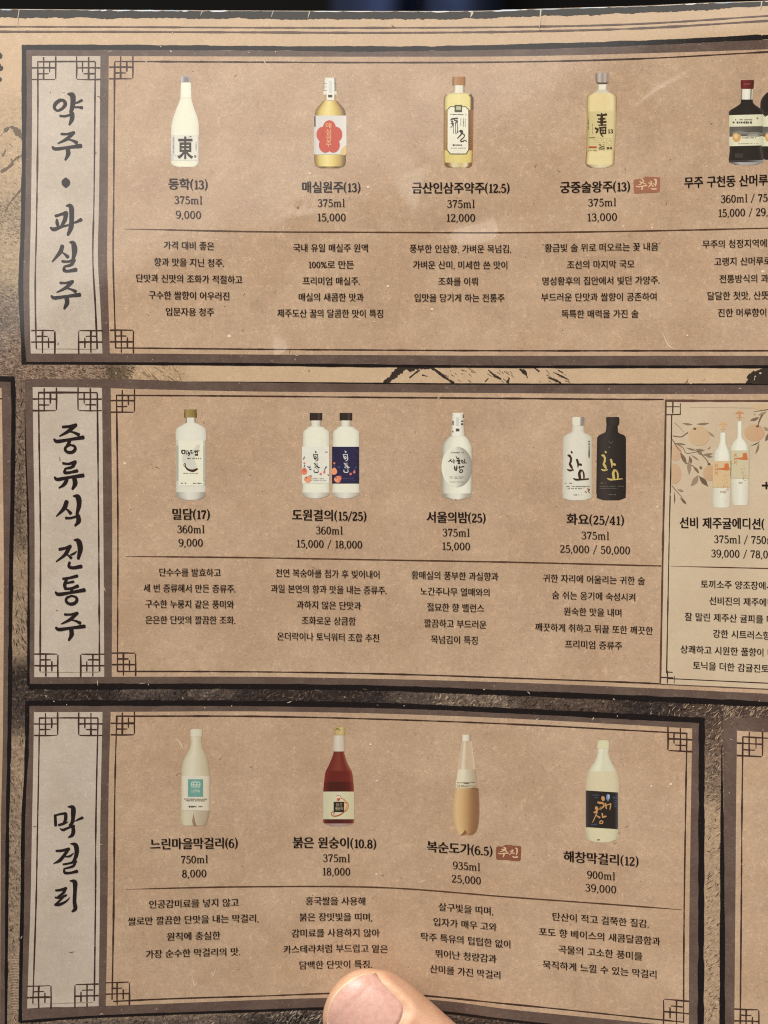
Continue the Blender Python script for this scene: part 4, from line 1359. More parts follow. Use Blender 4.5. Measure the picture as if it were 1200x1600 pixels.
class Pic:
    def __init__(s, org, k, label):
        s.o, s.k, s.label = org, k, label
        s.p = {}

    def T(s, x, y):
        return (s.o[0] + x * s.k, s.o[1] + y * s.k)

    def g(s, part):
        if part not in s.p:
            s.p[part] = Print()
        return s.p[part]

    LAYER = {'bottle_picture': 4.2, 'cap': 4.9, 'label': 5.2, 'emblem': 5.9, 'lettering': 6.7}

    def body(s, prof, bands, part='bottle_picture', dl=0.0, smooth=True):
        d = catmull(prof, 25) if smooth else [np.array(p, float) for p in prof]
        ys, xl, xr = [np.array([q[i] for q in d]) for i in range(3)]
        o = np.argsort(ys, kind='stable')
        ys, xl, xr = ys[o], xl[o], xr[o]
        for y0, y1, stops in bands:
            if not isinstance(stops[0], (tuple, list)):
                stops = E(stops)
            ts = [t for t, c in stops]
            cs = np.array([c[:3] for t, c in stops], float)
            n = max(1, int((y1 - y0) * s.k / 2.0))

            def fn(a, b, y0=y0, y1=y1):
                y = y0 + (y1 - y0) * b
                l, r = np.interp(y, ys, xl), np.interp(y, ys, xr)
                return s.T(l + (r - l) * a, y)

            def col(a, b):
                return tuple(int(np.interp(a, ts, cs[:, q])) for q in range(3))
            s.g(part).grid(fn, 14, n, col, s.LAYER[part] + dl)

    def rect(s, part, x0, y0, x1, y1, c, dl=0.0, sk=0.0):
        """sk: skew, right side lower by sk"""
        stops = c if isinstance(c[0], (tuple, list)) else [(0, c), (1, c)]
        ts = [t for t, q in stops]
        cs = np.array([q[:3] for t, q in stops], float)
        n = max(1, int((y1 - y0) * s.k / 3))
        s.g(part).grid(lambda a, b: s.T(x0 + (x1 - x0) * a, y0 + (y1 - y0) * b + sk * a), 10, n,
                       lambda a, b: tuple(int(np.interp(a, ts, cs[:, q])) for q in range(3)), s.LAYER[part] + dl)

    def poly(s, part, pts, c, dl=0.0, smooth=False):
        q = [s.T(*p) for p in pts]
        if smooth:
            q = [tuple(p) for p in catmull(q, 1.5, True)]
        s.g(part).poly(q, c, s.LAYER[part] + dl)

    def ell(s, part, cx, cy, rx, ry, c, dl=0.0, rot=0):
        a, b = s.T(cx, cy)
        s.g(part).ellipse(a, b, rx * s.k, ry * s.k, c, s.LAYER[part] + dl, 22, rot)

    def st(s, part, pts, w, c, dl=0.0, closed=False):
        w = [q * s.k for q in w] if isinstance(w, (list, tuple)) else w * s.k
        s.g(part).stroke([s.T(*p) for p in pts], w, c, s.LAYER[part] + dl, step=0.9, closed=closed)

    def ch(s, ch, x0, y0, x1, y1, c, ox=0.02, oy=0.02, part='lettering', rot=False, dl=0.0):
        if ch in SERIF:
            text_line(s.g(part), ch, s.T(x0, 0)[0], s.T(x1, 0)[0], s.T(0, (y0 + y1) / 2)[1], (y1 - y0) * s.k / .7, 1.7, c, s.LAYER[part], flat=True)
            return
        pts, fs = shaped_glyph(ch, ox, oy, False)
        a = np.array(pts)
        mn, mx = a.min(0), a.max(0)
        q = (a - mn) / (mx - mn)
        if rot:   # turned a quarter clockwise
            w = [s.T(x1 - (x1 - x0) * (1 - p[1]) * 0 - (x1 - x0) * (1 - p[1]), y0 + (y1 - y0) * p[0]) for p in q]
        else:
            w = [s.T(x0 + (x1 - x0) * p[0], y1 - (y1 - y0) * p[1]) for p in q]
        pr = s.g(part)
        pr._add(w, lin4(c), pr.hh(s.LAYER[part] + dl), fs)

    def word(s, txt, x0, y0, x1, y1, c, vert=False, **kw):
        n = len(txt)
        for i, ch in enumerate(txt):
            if ch == ' ':
                continue
            if vert:
                h = (y1 - y0) / n
                s.ch(ch, x0, y0 + h * (i + .05), x1, y0 + h * (i + .93), c, **kw)
            else:
                w = (x1 - x0) / n
                s.ch(ch, x0 + w * (i + .05), y0, x0 + w * (i + .93), y1, c, **kw)

    def micro(s, x0, x1, y, h, c, gap=0.35, sk=0.0, vert=False):
        """a line of print too small to read: short dashes of uneven length"""
        r = random.Random(int(x0 * 7 + y))
        x = x0
        while x < x1:
            L = h * r.uniform(.35, 1.0)
            if r.random() > gap * .5:
                hh_ = h * r.uniform(.55, 1.0)
                t = y + sk * (x - x0) / max(x1 - x0, 1)
                e = min(x + L, x1)
                p = [(x, t - hh_ / 2), (e, t - hh_ / 2), (e, t + hh_ / 2), (x, t + hh_ / 2)]
                if vert:
                    p = [(b, a) for a, b in p]
                s.poly('lettering', p, c)
            x += L + h * r.uniform(.1, .4)

    def done(s, parent):
        b = s.p.pop('bottle_picture').build('bottle_picture', M_PIC, parent, s.label)
        for n, pr in s.p.items():
            if pr.n:
                pr.build(n, M_PIC, b)
        return b


# top row --------------------------------------------------------------
b = Pic((250, 110), .1, 'milky bottle picture with one large black character')
b.body([(90, 330, 470), (185, 330, 472), (195, 328, 484), (300, 322, 488), (430, 318, 492), (500, 296, 506), (600, 255, 536), (740, 206, 585), (830, 186, 602), (950, 175, 606),
        (1420, 170, 606), (1465, 182, 592), (1490, 222, 570), (1508, 270, 540)],
       [(188, 425, E((230, 229, 208), .06)), (425, 436, (206, 202, 176)), (436, 1010, E((228, 225, 202), .06)), (1010, 1416, (214, 210, 196)), (1416, 1506, E((228, 225, 198), .08))])
b.rect('cap', 328, 92, 470, 186, [(0, (190, 188, 188)), (.25, (172, 166, 168)), (.3, (150, 143, 146)), (.95, (160, 153, 152)), (1, (184, 178, 172))])
b.rect('label', 228, 1014, 590, 1412, (219, 213, 198))
b.rect('label', 176, 1016, 226, 1310, (206, 203, 192))
b.rect('label', 380, 110, 445, 170, (132, 124, 128), .4)
b.ch('東', 272, 1032, 518, 1384, (58, 50, 38), .03, .02)
b.micro(1040, 1290, 206, 16, (150, 142, 126), vert=True)
b.micro(1120, 1260, 562, 14, (128, 120, 104), vert=True)
b.micro(232, 290, 1332, 12, (120, 112, 96))
b.st('lettering', [(440, 1042), (480, 1030), (500, 1036)], [4, 10, 4], (140, 134, 122))
b.ell('lettering', 548, 1340, 18, 22, (140, 132, 120))
b.done(row1)

b = Pic((475, 110), .1, 'amber bottle picture with a red plum blossom label')
G = (216, 194, 116)
gst = [(0, (120, 92, 50)), (.08, (160, 128, 66)), (.16, (206, 180, 98)), (.4, (230, 212, 142)), (.6, (218, 194, 112)), (.84, (180, 148, 78)), (.94, (122, 92, 52)), (1, (92, 66, 40))]
b.body([(380, 300, 520), (478, 292, 530), (500, 280, 540), (540, 245, 575), (600, 195, 625), (660, 172, 645), (705, 166, 655), (1310, 155, 652), (1440, 162, 650), (1490, 178, 630), (1520, 222, 585), (1530, 270, 540)],
       [(380, 478, [(0, (200, 178, 146)), (.12, (168, 134, 92)), (.3, (214, 196, 160)), (.7, (204, 180, 140)), (.9, (160, 126, 84)), (1, (212, 190, 150))]), (478, 706, gst), (706, 1312, (204, 198, 186)), (1312, 1500, gst),
        (1500, 1528, [(0, (130, 104, 64)), (.2, (92, 66, 34)), (.5, (150, 122, 70)), (.8, (84, 60, 34)), (1, (140, 112, 74))])])
for i, y in enumerate((135, 180, 232, 285)):
    b.body([(y - 22, 312 - i * 3, 500 + i * 3), (y + 14, 318 - i * 3, 494 + i * 3), (y + 24, 304 - i * 3, 508 + i * 3)], [(y - 22, y + 24, [(0, (150, 142, 124)), (.14, (234, 228, 206)), (.3, (206, 198, 176)), (.8, (226, 220, 200)), (.93, (110, 100, 86)), (1, (196, 184, 160))])], 'cap')
b.rect('cap', 300, 318, 515, 380, [(0, (214, 204, 182)), (.5, (236, 230, 212)), (1, (200, 190, 168))])
b.rect('cap', 360, 122, 468, 462, (226, 224, 210), .5)
b.rect('cap', 385, 160, 440, 350, (204, 204, 196), .9)
b.rect('cap', 376, 380, 442, 422, (70, 62, 52), .9)
b.rect('label', 152, 706, 664, 1314, [(0, (190, 184, 174)), (.1, (208, 203, 194)), (.8, (212, 207, 198)), (1, (222, 214, 200))])
b.rect('label', 156, 712, 182, 880, (94, 84, 74), .4)
b.poly('label', [(600, 1215), (640, 1180), (660, 1175), (660, 1314), (575, 1314), (572, 1260)], (214, 184, 124), .4, True)
R_ = (190, 72, 52)
for k in range(5):
    a = math.radians(-90 + 72 * k)
    b.ell('emblem', 396 + 106 * math.cos(a), 1040 + 146 * math.sin(a) + 6, 102, 122, R_)
b.ell('emblem', 396, 1045, 120, 140, R_)
b.word('매실원주', 342, 815, 425, 1200, (232, 186, 130), vert=True, ox=-.004, oy=-.004)
b.done(row1)

b = Pic((680, 110), .1, 'square amber bottle picture with a tall white label')
b.body([(230, 292, 455), (340, 284, 460), (360, 250, 480), (382, 190, 540), (405, 145, 590), (440, 134, 600), (1250, 130, 588), (1430, 140, 580), (1490, 150, 572), (1518, 196, 530)],
       [(230, 350, [(0, (120, 112, 104)), (.1, (196, 186, 168)), (.2, (232, 224, 200)), (.8, (222, 212, 186)), (.9, (150, 140, 124)), (1, (140, 130, 114))]), (350, 372, (206, 190, 136)),
        (372, 615, [(0, (70, 44, 18)), (.055, (96, 62, 24)), (.075, (222, 206, 134)), (.5, (228, 214, 148)), (.895, (222, 204, 128)), (.91, (72, 44, 20)), (1, (96, 62, 34))]),
        (615, 1250, [(0, (138, 96, 46)), (.09, (172, 128, 62)), (.5, (206, 178, 110)), (.86, (120, 74, 36)), (1, (150, 98, 54))]),
        (1250, 1440, [(0, (150, 108, 60)), (.06, (212, 190, 118)), (.5, (222, 204, 132)), (.92, (214, 192, 118)), (1, (150, 110, 64))]),
        (1440, 1518, [(0, (140, 104, 60)), (.1, (108, 74, 36)), (.3, (222, 208, 168)), (.6, (202, 176, 124)), (.8, (228, 214, 176)), (.92, (110, 70, 36)), (1, (140, 104, 66))])])
for y0, y1 in ((98, 150), (150, 188), (188, 230)):
    b.body([(y0, 268, 472), (y0 + 12, 262, 476), ((y0 + y1) / 2 + 6, 276, 464), (y1, 266, 470)], [(y0, y1, [(0, (120, 72, 38)), (.2, (178, 134, 86)), (.5, (166, 120, 74)), (.85, (160, 100, 56)), (1, (120, 72, 42))])], 'cap')
oc = [(232, 560), (480, 560), (528, 615), (530, 1240), (488, 1312), (232, 1312), (178, 1240), (182, 615)]
b.poly('label', oc, (84, 80, 52))
b.poly('label', [(238, 574), (474, 574), (516, 622), (517, 1234), (480, 1298), (240, 1298), (192, 1234), (194, 622)], (228, 222, 200), .4)
b.rect('emblem', 302, 538, 420, 654, (72, 70, 44))
b.rect('emblem', 328, 562, 400, 618, (180, 182, 138), .4)
b.micro(238, 485, 688, 16, (70, 60, 46))
for p, w in (([(240, 775), (275, 752), (300, 770)], [16, 22, 12]), ([(250, 800), (280, 796)], [14, 14]), ([(245, 830), (285, 822)], [12, 16]), ([(262, 780), (268, 860), (240, 895)], [12, 12, 6]), ([(285, 830), (284, 900), (285, 985)], [12, 7, 9]),
             ([(290, 752), (350, 748)], [20, 24]), ([(300, 780), (345, 790), (330, 815)], [16, 22, 14]), ([(318, 810), (316, 900), (325, 992)], [14, 8, 16]), ([(340, 800), (350, 900), (352, 975)], [12, 10, 18])):
    b.st('lettering', p, w, (52, 40, 30))
b.ell('lettering', 405, 950, 30, 22, (48, 34, 26))
for p, w in (([(425, 960), (395, 1010), (345, 1062)], [26, 20, 12]), ([(410, 985), (450, 1000), (450, 1040), (400, 1085), (405, 1110), (440, 1105), (452, 1088), (490, 1108)], [14, 18, 14, 16, 20, 16, 12, 16])):
    b.st('lettering', p, w, (52, 38, 28))
b.micro(748, 868, 400, 14, (150, 138, 116), vert=True)
b.micro(748, 885, 440, 14, (128, 116, 96), vert=True)
b.micro(748, 880, 468, 12, (150, 138, 116), vert=True)
b.micro(272, 450, 1166, 28, (76, 66, 52))
b.micro(245, 475, 1212, 12, (150, 142, 120))
b.done(row1)

b = Pic((900, 105), .1, 'pale yellow bottle picture with grey cap and black characters')
b.body([(240, 322, 505), (345, 326, 492), (375, 315, 500), (395, 275, 540), (420, 225, 590), (450, 172, 634), (900, 168, 628), (1300, 160, 605), (1450, 148, 600), (1510, 150, 595), (1550, 178, 560), (1572, 235, 480)],
       [(240, 270, (176, 160, 140)), (270, 350, [(0, (176, 160, 138)), (.14, (176, 164, 146)), (.2, (230, 220, 200)), (.8, (234, 224, 200)), (.88, (160, 148, 130)), (1, (186, 168, 142))]), (350, 400, (206, 196, 172)),
        (400, 690, [(0, (134, 112, 66)), (.04, (190, 168, 114)), (.1, (226, 206, 154)), (.6, (222, 202, 148)), (.9, (228, 210, 162)), (.98, (158, 134, 86)), (1, (140, 118, 78))]),
        (690, 1310, [(0, (148, 128, 84)), (.07, (190, 172, 118)), (.1, (204, 188, 136)), (.9, (214, 198, 148)), (1, (164, 142, 96))]),
        (1310, 1520, [(0, (104, 78, 48)), (.05, (190, 168, 118)), (.1, (226, 208, 156)), (.9, (224, 206, 154)), (.97, (180, 156, 106)), (1, (130, 102, 66))]),
        (1520, 1572, [(0, (110, 80, 56)), (.2, (196, 176, 140)), (.5, (222, 208, 170)), (.85, (206, 188, 146)), (1, (160, 134, 100))])])
b.body([(90, 312, 514), (110, 304, 518), (235, 310, 512), (245, 330, 495), (262, 345, 480)], [(90, 238, [(0, (110, 92, 84)), (.15, (160, 146, 136)), (.3, (196, 184, 172)), (.5, (150, 136, 126)), (.7, (186, 172, 160)), (.92, (140, 122, 110)), (1, (180, 160, 142))]), (238, 262, (92, 70, 56))], 'cap')
for p, w in (([(330, 745), (400, 748), (475, 736)], [26, 22, 34]), ([(400, 720), (402, 800), (398, 860)], [20, 46, 40]), ([(345, 805), (400, 808), (455, 800)], [18, 22, 24]), ([(335, 852), (400, 856), (468, 850)], [20, 24, 28]),
             ([(350, 905), (400, 902), (470, 900)], [14, 16, 20]), ([(400, 870), (400, 905)], [40, 30]), ([(300, 950), (335, 968)], [26, 30]), ([(345, 960), (330, 1000), (310, 1025)], [22, 26, 16]),
             ([(360, 945), (470, 935)], [18, 22]), ([(385, 945), (380, 1000), (385, 1030)], [34, 26, 30]), ([(460, 940), (462, 1000), (458, 1035)], [22, 22, 22]), ([(420, 960), (422, 1030)], [16, 16]), ([(390, 1030), (460, 1030)], [16, 20]), ([(395, 985), (455, 985)], [12, 12]),
             ([(395, 1030), (400, 1060), (425, 1085)], [30, 22, 8])):
    b.st('lettering', p, w, (58, 40, 28))
text_line(b.g('lettering'), '13', 949.8, 957.6, 204.8, 8.4, 2.0, (70, 52, 36), 6.7, flat=True)
for y, n in ((1095, 3), (1130, 4), (1165, 5), (1195, 3)):
    b.micro(190 + 20 * n, 560, y, 8, (168, 152, 104), .9, sk=20)
b.st('lettering', [(190, 1100), (290, 1092)], [6, 14], (150, 134, 90))
b.rect('emblem', 196, 1236, 322, 1262, (176, 84, 54))
b.micro(190, 320, 1300, 14, (140, 122, 84))
for p, w in (([(365, 1210), (390, 1225)], [16, 12]), ([(360, 1260), (410, 1240), (440, 1230)], [14, 12, 10]), ([(365, 1280), (420, 1272), (445, 1262)], [10, 12, 8]), ([(440, 1240), (435, 1295)], [8, 8])):
    b.st('lettering', p, w, (104, 88, 56))
b.micro(478, 560, 1262, 42, (92, 76, 50))
b.micro(800, 970, 192, 14, (110, 92, 58), vert=True)
b.micro(880, 1040, 258, 10, (160, 142, 96), vert=True)
b.done(row1)

DKB = [(0, (52, 46, 42)), (.1, (36, 32, 29)), (.5, (42, 38, 35)), (.9, (34, 31, 29)), (1, (74, 68, 62))]


def grape_labels(b, x0, x1, sk0=0):
    b.rect('label', x0, 700, x1, 1185, [(0, (206, 200, 168)), (.2, (222, 217, 188)), (.85, (218, 212, 182)), (1, (196, 190, 160))], 0, sk0)
    b.rect('label', x0 + 6, 880, x1 - 2, 1035, [(0, (92, 88, 80)), (.3, (104, 100, 92)), (.7, (84, 80, 74)), (1, (76, 72, 66))], .4, sk0)
    b.poly('label', [(x0 + 8, 980), (x0 + 160, 945), (x0 + 300, 968), (x0 + 420, 960), (x1 - 4, 985), (x1 - 4, 1005), (x0 + 200, 1000)], (128, 124, 114), .8)
    b.poly('label', [(x0 + 270, 1030), (x0 + 340, 978), (x0 + 410, 985), (x0 + 480, 1020), (x0 + 500, 1034)], (150, 146, 134), .9)
    b.poly('label', [(x0 + 10, 880), (x0 + 200, 876), (x1 - 6, 868), (x1 - 6, 884), (x0 + 260, 892)], (112, 106, 90), .8)
    b.ell('emblem', x0 + 120, 1035, 66, 84, (206, 158, 96))
    b.ell('emblem', x0 + 112, 1030, 38, 50, (220, 180, 122), .4)
    b.poly('emblem', [(x0 + 80, 1000), (x0 + 112, 1070), (x0 + 146, 1000), (x0 + 120, 1025)], (228, 200, 152), .7)


b = Pic((1120, 110), .1, 'dark grape wine bottle picture with red cap')
b.body([(290, 378, 572), (450, 374, 560), (462, 378, 562), (520, 366, 578), (580, 280, 660), (625, 205, 722), (660, 188, 738), (700, 186, 735), (1180, 200, 700), (1280, 198, 712), (1400, 184, 732), (1440, 196, 715), (1475, 290, 620)],
       [(290, 455, [(0, (150, 140, 122)), (.08, (110, 104, 92)), (.14, (222, 216, 198)), (.5, (234, 229, 212)), (.72, (222, 216, 196)), (.84, (96, 92, 84)), (.92, (214, 204, 182)), (1, (170, 156, 130))]),
        (455, 1400, DKB), (1400, 1436, [(0, (60, 54, 50)), (.5, (60, 56, 52)), (1, (150, 148, 146))]), (1436, 1475, [(0, (96, 92, 88)), (.3, (176, 174, 170)), (.8, (158, 156, 154)), (1, (130, 124, 116))])])
b.body([(150, 376, 578), (180, 372, 580), (270, 376, 574), (286, 384, 564)], [(150, 287, [(0, (84, 26, 26)), (.25, (116, 40, 38)), (.6, (100, 34, 32)), (1, (76, 24, 24))])], 'cap')
b.st('cap', [(425, 215), (520, 210)], 12, (158, 94, 84), .5)
grape_labels(b, 190, 722, -14)
text_line(b.g('lettering'), '', 0, 1, 0, 8) if False else None
b.word('THE WINERY', 252, 758, 556, 780, (120, 112, 88), ox=.01, oy=.01) if False else b.micro(252, 556, 768, 22, (128, 120, 96))
b.micro(248, 560, 812, 34, (66, 58, 46))
b.micro(390, 610, 1050, 16, (140, 134, 112))
b.micro(330, 650, 1140, 16, (170, 160, 128))
b.st('lettering', [(620, 745), (640, 735), (645, 750), (625, 758)], 8, (120, 112, 92))
b.rect('emblem', 280, 1295, 412, 1365, (58, 54, 52), -1.4)
b.done(row1)

b = Pic((1120, 110), .1, 'larger dark grape wine bottle picture behind, cut by the frame')
b.body([(-60, 860, 990), (290, 850, 1000), (330, 800, 1050), (420, 715, 1140), (500, 682, 1172), (560, 678, 1178), (1240, 700, 1172), (1390, 722, 1160), (1400, 780, 1100)],
       [(40, 1396, DKB)], dl=-.6)
b.body([(-60, 845, 1005), (60, 845, 1005)], [(-60, 50, (96, 32, 30))], 'cap', -.9)
b.LAYER = {k: v - .7 for k, v in Pic.LAYER.items()}
grape_labels(b, 700, 1170)
b.g('label'); b.g('emblem')
b.st('lettering', [(740, 705), (775, 660), (790, 690), (750, 715)], 14, (60, 52, 42))
b.micro(790, 1140, 690, 34, (66, 58, 46))
b.done(row1)

# middle row ------------------------------------------------------------
b = Pic((260, 630), .1, 'white bottle picture with a gold cap and ladle drawing')
b.body([(220, 302, 455), (300, 300, 458), (325, 275, 500), (360, 215, 560), (420, 150, 612), (660, 148, 618), (1200, 148, 616), (1400, 156, 610), (1450, 160, 604), (1480, 190, 578), (1510, 260, 510)],
       [(220, 312, [(0, (150, 134, 112)), (.08, (90, 78, 66)), (.14, (216, 212, 198)), (.8, (222, 218, 202)), (.9, (150, 142, 128)), (1, (160, 142, 118))]), (312, 580, E((220, 217, 200), .10)),
        (580, 1300, [(0, (188, 182, 166)), (.08, (206, 202, 184)), (.9, (210, 206, 188)), (.97, (190, 184, 166)), (1, (160, 148, 126))]), (1300, 1390, E((216, 213, 196), .10)),
        (1390, 1510, [(0, (150, 142, 130)), (.14, (186, 180, 168)), (.4, (222, 218, 202)), (.7, (206, 202, 188)), (.9, (164, 156, 144)), (1, (150, 140, 124))])])
for y0, y1 in ((98, 150), (150, 188), (188, 222)):
    b.body([(y0, 272, 475), (y0 + 14, 274, 472), ((y0 + y1) / 2 + 6, 290, 462), (y1, 274, 474)], [(y0, y1, [(0, (92, 74, 38)), (.2, (164, 142, 86)), (.5, (150, 126, 72)), (.8, (134, 110, 60)), (1, (92, 72, 42))])], 'cap')
b.rect('label', 190, 582, 575, 1290, (228, 224, 200))
b.rect('label', 152, 660, 186, 1205, (172, 166, 152))
b.rect('label', 578, 660, 614, 1205, (180, 174, 158))
b.poly('label', [(250, 890), (270, 800), (420, 720), (480, 650), (520, 660), (500, 740), (440, 860), (470, 1000), (400, 1040), (310, 980)], (206, 203, 188), .4, True)
for p, w in (([(245, 730), (240, 760), (250, 792)], [16, 22, 14]), ([(255, 735), (285, 740), (280, 785), (255, 788)], [14, 16, 14, 12]), ([(305, 735), (310, 800)], [14, 12]), ([(335, 738), (345, 775), (370, 770)], [14, 16, 12]), ([(330, 790), (365, 788), (345, 822)], [14, 12, 16]),
             ([(375, 742), (400, 735)], [16, 14]), ([(385, 750), (390, 780), (420, 772)], [12, 14, 12]), ([(430, 752), (470, 745), (450, 775)], [12, 18, 14]), ([(490, 735), (480, 800)], [12, 10]), ([(445, 800), (490, 800), (485, 815), (450, 815)], [12, 12, 10, 10])):
    b.st('lettering', p, w, (46, 36, 26))
b.micro(285, 540, 862, 20, (92, 82, 64))
for p, w in (([(270, 965), (285, 940), (300, 962), (285, 985), (270, 965)], 12), ([(290, 985), (330, 1030), (380, 1052), (430, 1052), (485, 1025)], [18, 30, 36, 40, 26])):
    b.st('emblem', p, w, (66, 40, 30))
b.micro(265, 495, 1094, 14, (150, 144, 124))
b.micro(228, 310, 1248, 22, (110, 104, 88))
b.micro(415, 548, 1250, 20, (110, 104, 88))
b.ell('emblem', 508, 742, 10, 14, (180, 130, 80))
b.done(row2)


def peach(b, X, light):
    bod = (226, 223, 202)
    b.body([(268, X + 128, X + 290), (365, X + 132, X + 284), (385, X + 100, X + 320), (410, X + 48, X + 375), (440, X + 14, X + 412), (1340, X + 4, X + 416), (1390, X - 4, X + 424), (1440, X + 10, X + 412), (1468, X + 50, X + 350), (1488, X + 120, X + 290)],
           [(268, 375, [(0, (150, 138, 118)), (.12, (216, 212, 196)), (.5, (226, 222, 204)), (.86, (200, 192, 172)), (1, (150, 136, 114))]), (375, 1395, E(bod, .10)), (1395, 1488, [(0, (168, 158, 140)), (.2, (204, 198, 182)), (.5, (222, 218, 204)), (.8, (196, 188, 172)), (1, (168, 156, 136))])])
    b.rect('cap', X + 112, 152, X + 308, 268, [(0, (40, 30, 27)), (.3, (50, 40, 36)), (.65, (44, 34, 31)), (.7, (78, 62, 54)), (.85, (52, 40, 36)), (1, (38, 29, 26))])
    lc = (222, 219, 204) if light else (38, 36, 66)
    b.rect('label', X - 6, 680, X + 416, 1256, [(0, lc), (.5, lc), (1, lc)] if light else [(0, (34, 32, 58)), (.3, (40, 38, 70)), (.8, (42, 39, 72)), (1, (32, 30, 54))])
    leafc = (62, 74, 110) if light else (62, 84, 116)
    fr = [(222, 130, 98), (206, 104, 78), (228, 152, 112)]
    for cx, cy, r in ((X + 26, 1068, 48), (X + 84, 1190, 52), (X + 60, 1190, 34), (X + 108, 1170, 36), (X + 30, 1040, 30)):
        b.ell('emblem', cx, cy, r, r * 1.05, random.choice(fr), random.uniform(0, .3))
    for cx, cy, r in ((X + 284, 1106, 20), (X + 340, 1078, 20), (X + 30, 938, 16), (X + 344, 1060, 12)):
        b.ell('emblem', cx, cy, r, r, (212, 118, 108))
    for x, y, dx, dy in ((70, 985, 40, 30), (120, 975, -14, 44), (100, 1040, 44, -14), (370, 985, -20, 40), (355, 1000, 30, -8), (110, 1130, 40, 10), (40, 1150, 30, 30), (350, 1050, -10, -26), (10, 880, 20, -50), (390, 1110, 20, 24), (20, 1000, 16, -40)):
        b.st('emblem', [(X + x, y), (X + x + dx * .5 + 4, y + dy * .5), (X + x + dx, y + dy)], [5, 16, 4], leafc if random.random() < .7 else (52, 48, 100), .5)
    ink = (46, 42, 40) if light else (214, 212, 206)
    for p, w in (([(X + 190, 745), (X + 215, 760), (X + 196, 778)], [8, 14, 8]), ([(X + 165, 800), (X + 205, 805), (X + 240, 798)], [10, 12, 10]), ([(X + 170, 815), (X + 195, 870), (X + 215, 845), (X + 190, 825)], [10, 22, 14, 10]), ([(X + 235, 810), (X + 238, 880), (X + 205, 905)], [10, 14, 10]),
                 ([(X + 178, 935), (X + 205, 950), (X + 190, 965)], [10, 14, 10]), ([(X + 228, 930), (X + 225, 975)], [8, 12]), ([(X + 200, 980), (X + 235, 985), (X + 245, 1010), (X + 270, 1000)], [14, 20, 18, 6]), ([(X + 190, 1000), (X + 220, 1015)], [12, 10]),
                 ([(X + 180, 1040), (X + 185, 1075), (X + 235, 1080), (X + 248, 1060)], [12, 14, 14, 10]), ([(X + 240, 1030), (X + 245, 1060)], [10, 10])):
        b.st('lettering', p, w, ink)
    b.micro(X + 150, X + 330, 1178, 14, (150, 144, 132) if light else (84, 84, 120))
    b.micro(X + 120, X + 370, 1204, 12, (170, 164, 150) if light else (70, 70, 108))
    if light:
        b.micro(X + 352, X + 400, 762, 24, (150, 146, 136))
    else:
        b.st('lettering', [(X + 350, 742), (X + 390, 750), (X + 396, 780)], 6, (78, 78, 112))
        b.st('lettering', [(X + 310, 835), (X + 350, 850), (X + 390, 840)], 5, (70, 70, 104))


b = Pic((455, 630), .1, 'white bottle picture with a pale peach branch label')
peach(b, 176, True)
b.done(row2)
b = Pic((455, 630), .1, 'white bottle picture with a navy peach branch label')
peach(b, 644, False)
b.done(row2)

b = Pic((675, 635), .1, 'white flask picture with an oval handwritten label')
b.body([(100, 306, 502), (125, 314, 490), (150, 310, 494), (230, 306, 498), (330, 304, 500), (400, 296, 508), (462, 294, 512), (480, 250, 545), (530, 200, 582), (580, 168, 608), (640, 150, 628), (1340, 150, 622), (1400, 166, 606), (1440, 240, 540), (1455, 300, 480)],
       [(460, 1360, [(0, (150, 140, 126)), (.05, (176, 168, 152)), (.12, (206, 202, 184)), (.4, (230, 227, 206)), (.75, (232, 229, 208)), (.95, (206, 200, 180)), (1, (160, 150, 132))]),
        (1360, 1455, [(0, (150, 140, 126)), (.12, (160, 150, 136)), (.25, (214, 208, 192)), (.6, (228, 224, 206)), (.85, (170, 160, 146)), (1, (160, 148, 130))])])
b.body([(100, 306, 502), (125, 314, 490), (200, 306, 498), (330, 304, 500), (400, 296, 508), (462, 294, 512)], [(100, 462, [(0, (170, 160, 142)), (.15, (228, 224, 206)), (.6, (234, 231, 214)), (.9, (206, 200, 184)), (1, (176, 164, 146))])], 'cap')
for x0, y0, x1, y1 in ((318, 225, 340, 290), (455, 220, 492, 245), (452, 262, 490, 294), (480, 135, 496, 180), (316, 380, 335, 405)):
    b.rect('cap', x0, y0, x1, y1, (92, 84, 74), .4)
b.rect('cap', 372, 346, 428, 390, (82, 74, 62), .5)
b.rect('cap', 372, 170, 424, 300, (206, 204, 192), .5)
oval = [(388 + 240 * math.cos(t), 945 + 318 * math.sin(t)) for t in np.linspace(0, 2 * math.pi, 40, endpoint=False)]
b.body([(945 + 318 * math.sin(t), 388 - 240 * math.cos(t), min(622, 388 + 240 * math.cos(t))) for t in np.linspace(-math.pi / 2 + .02, math.pi / 2 - .02, 40)],
       [(628, 1262, [(0, (228, 225, 206)), (.4, (220, 216, 198)), (.7, (196, 190, 174)), (.9, (164, 156, 144)), (1, (150, 142, 130))])], 'label', smooth=False)
b.micro(296, 495, 720, 20, (128, 120, 106))
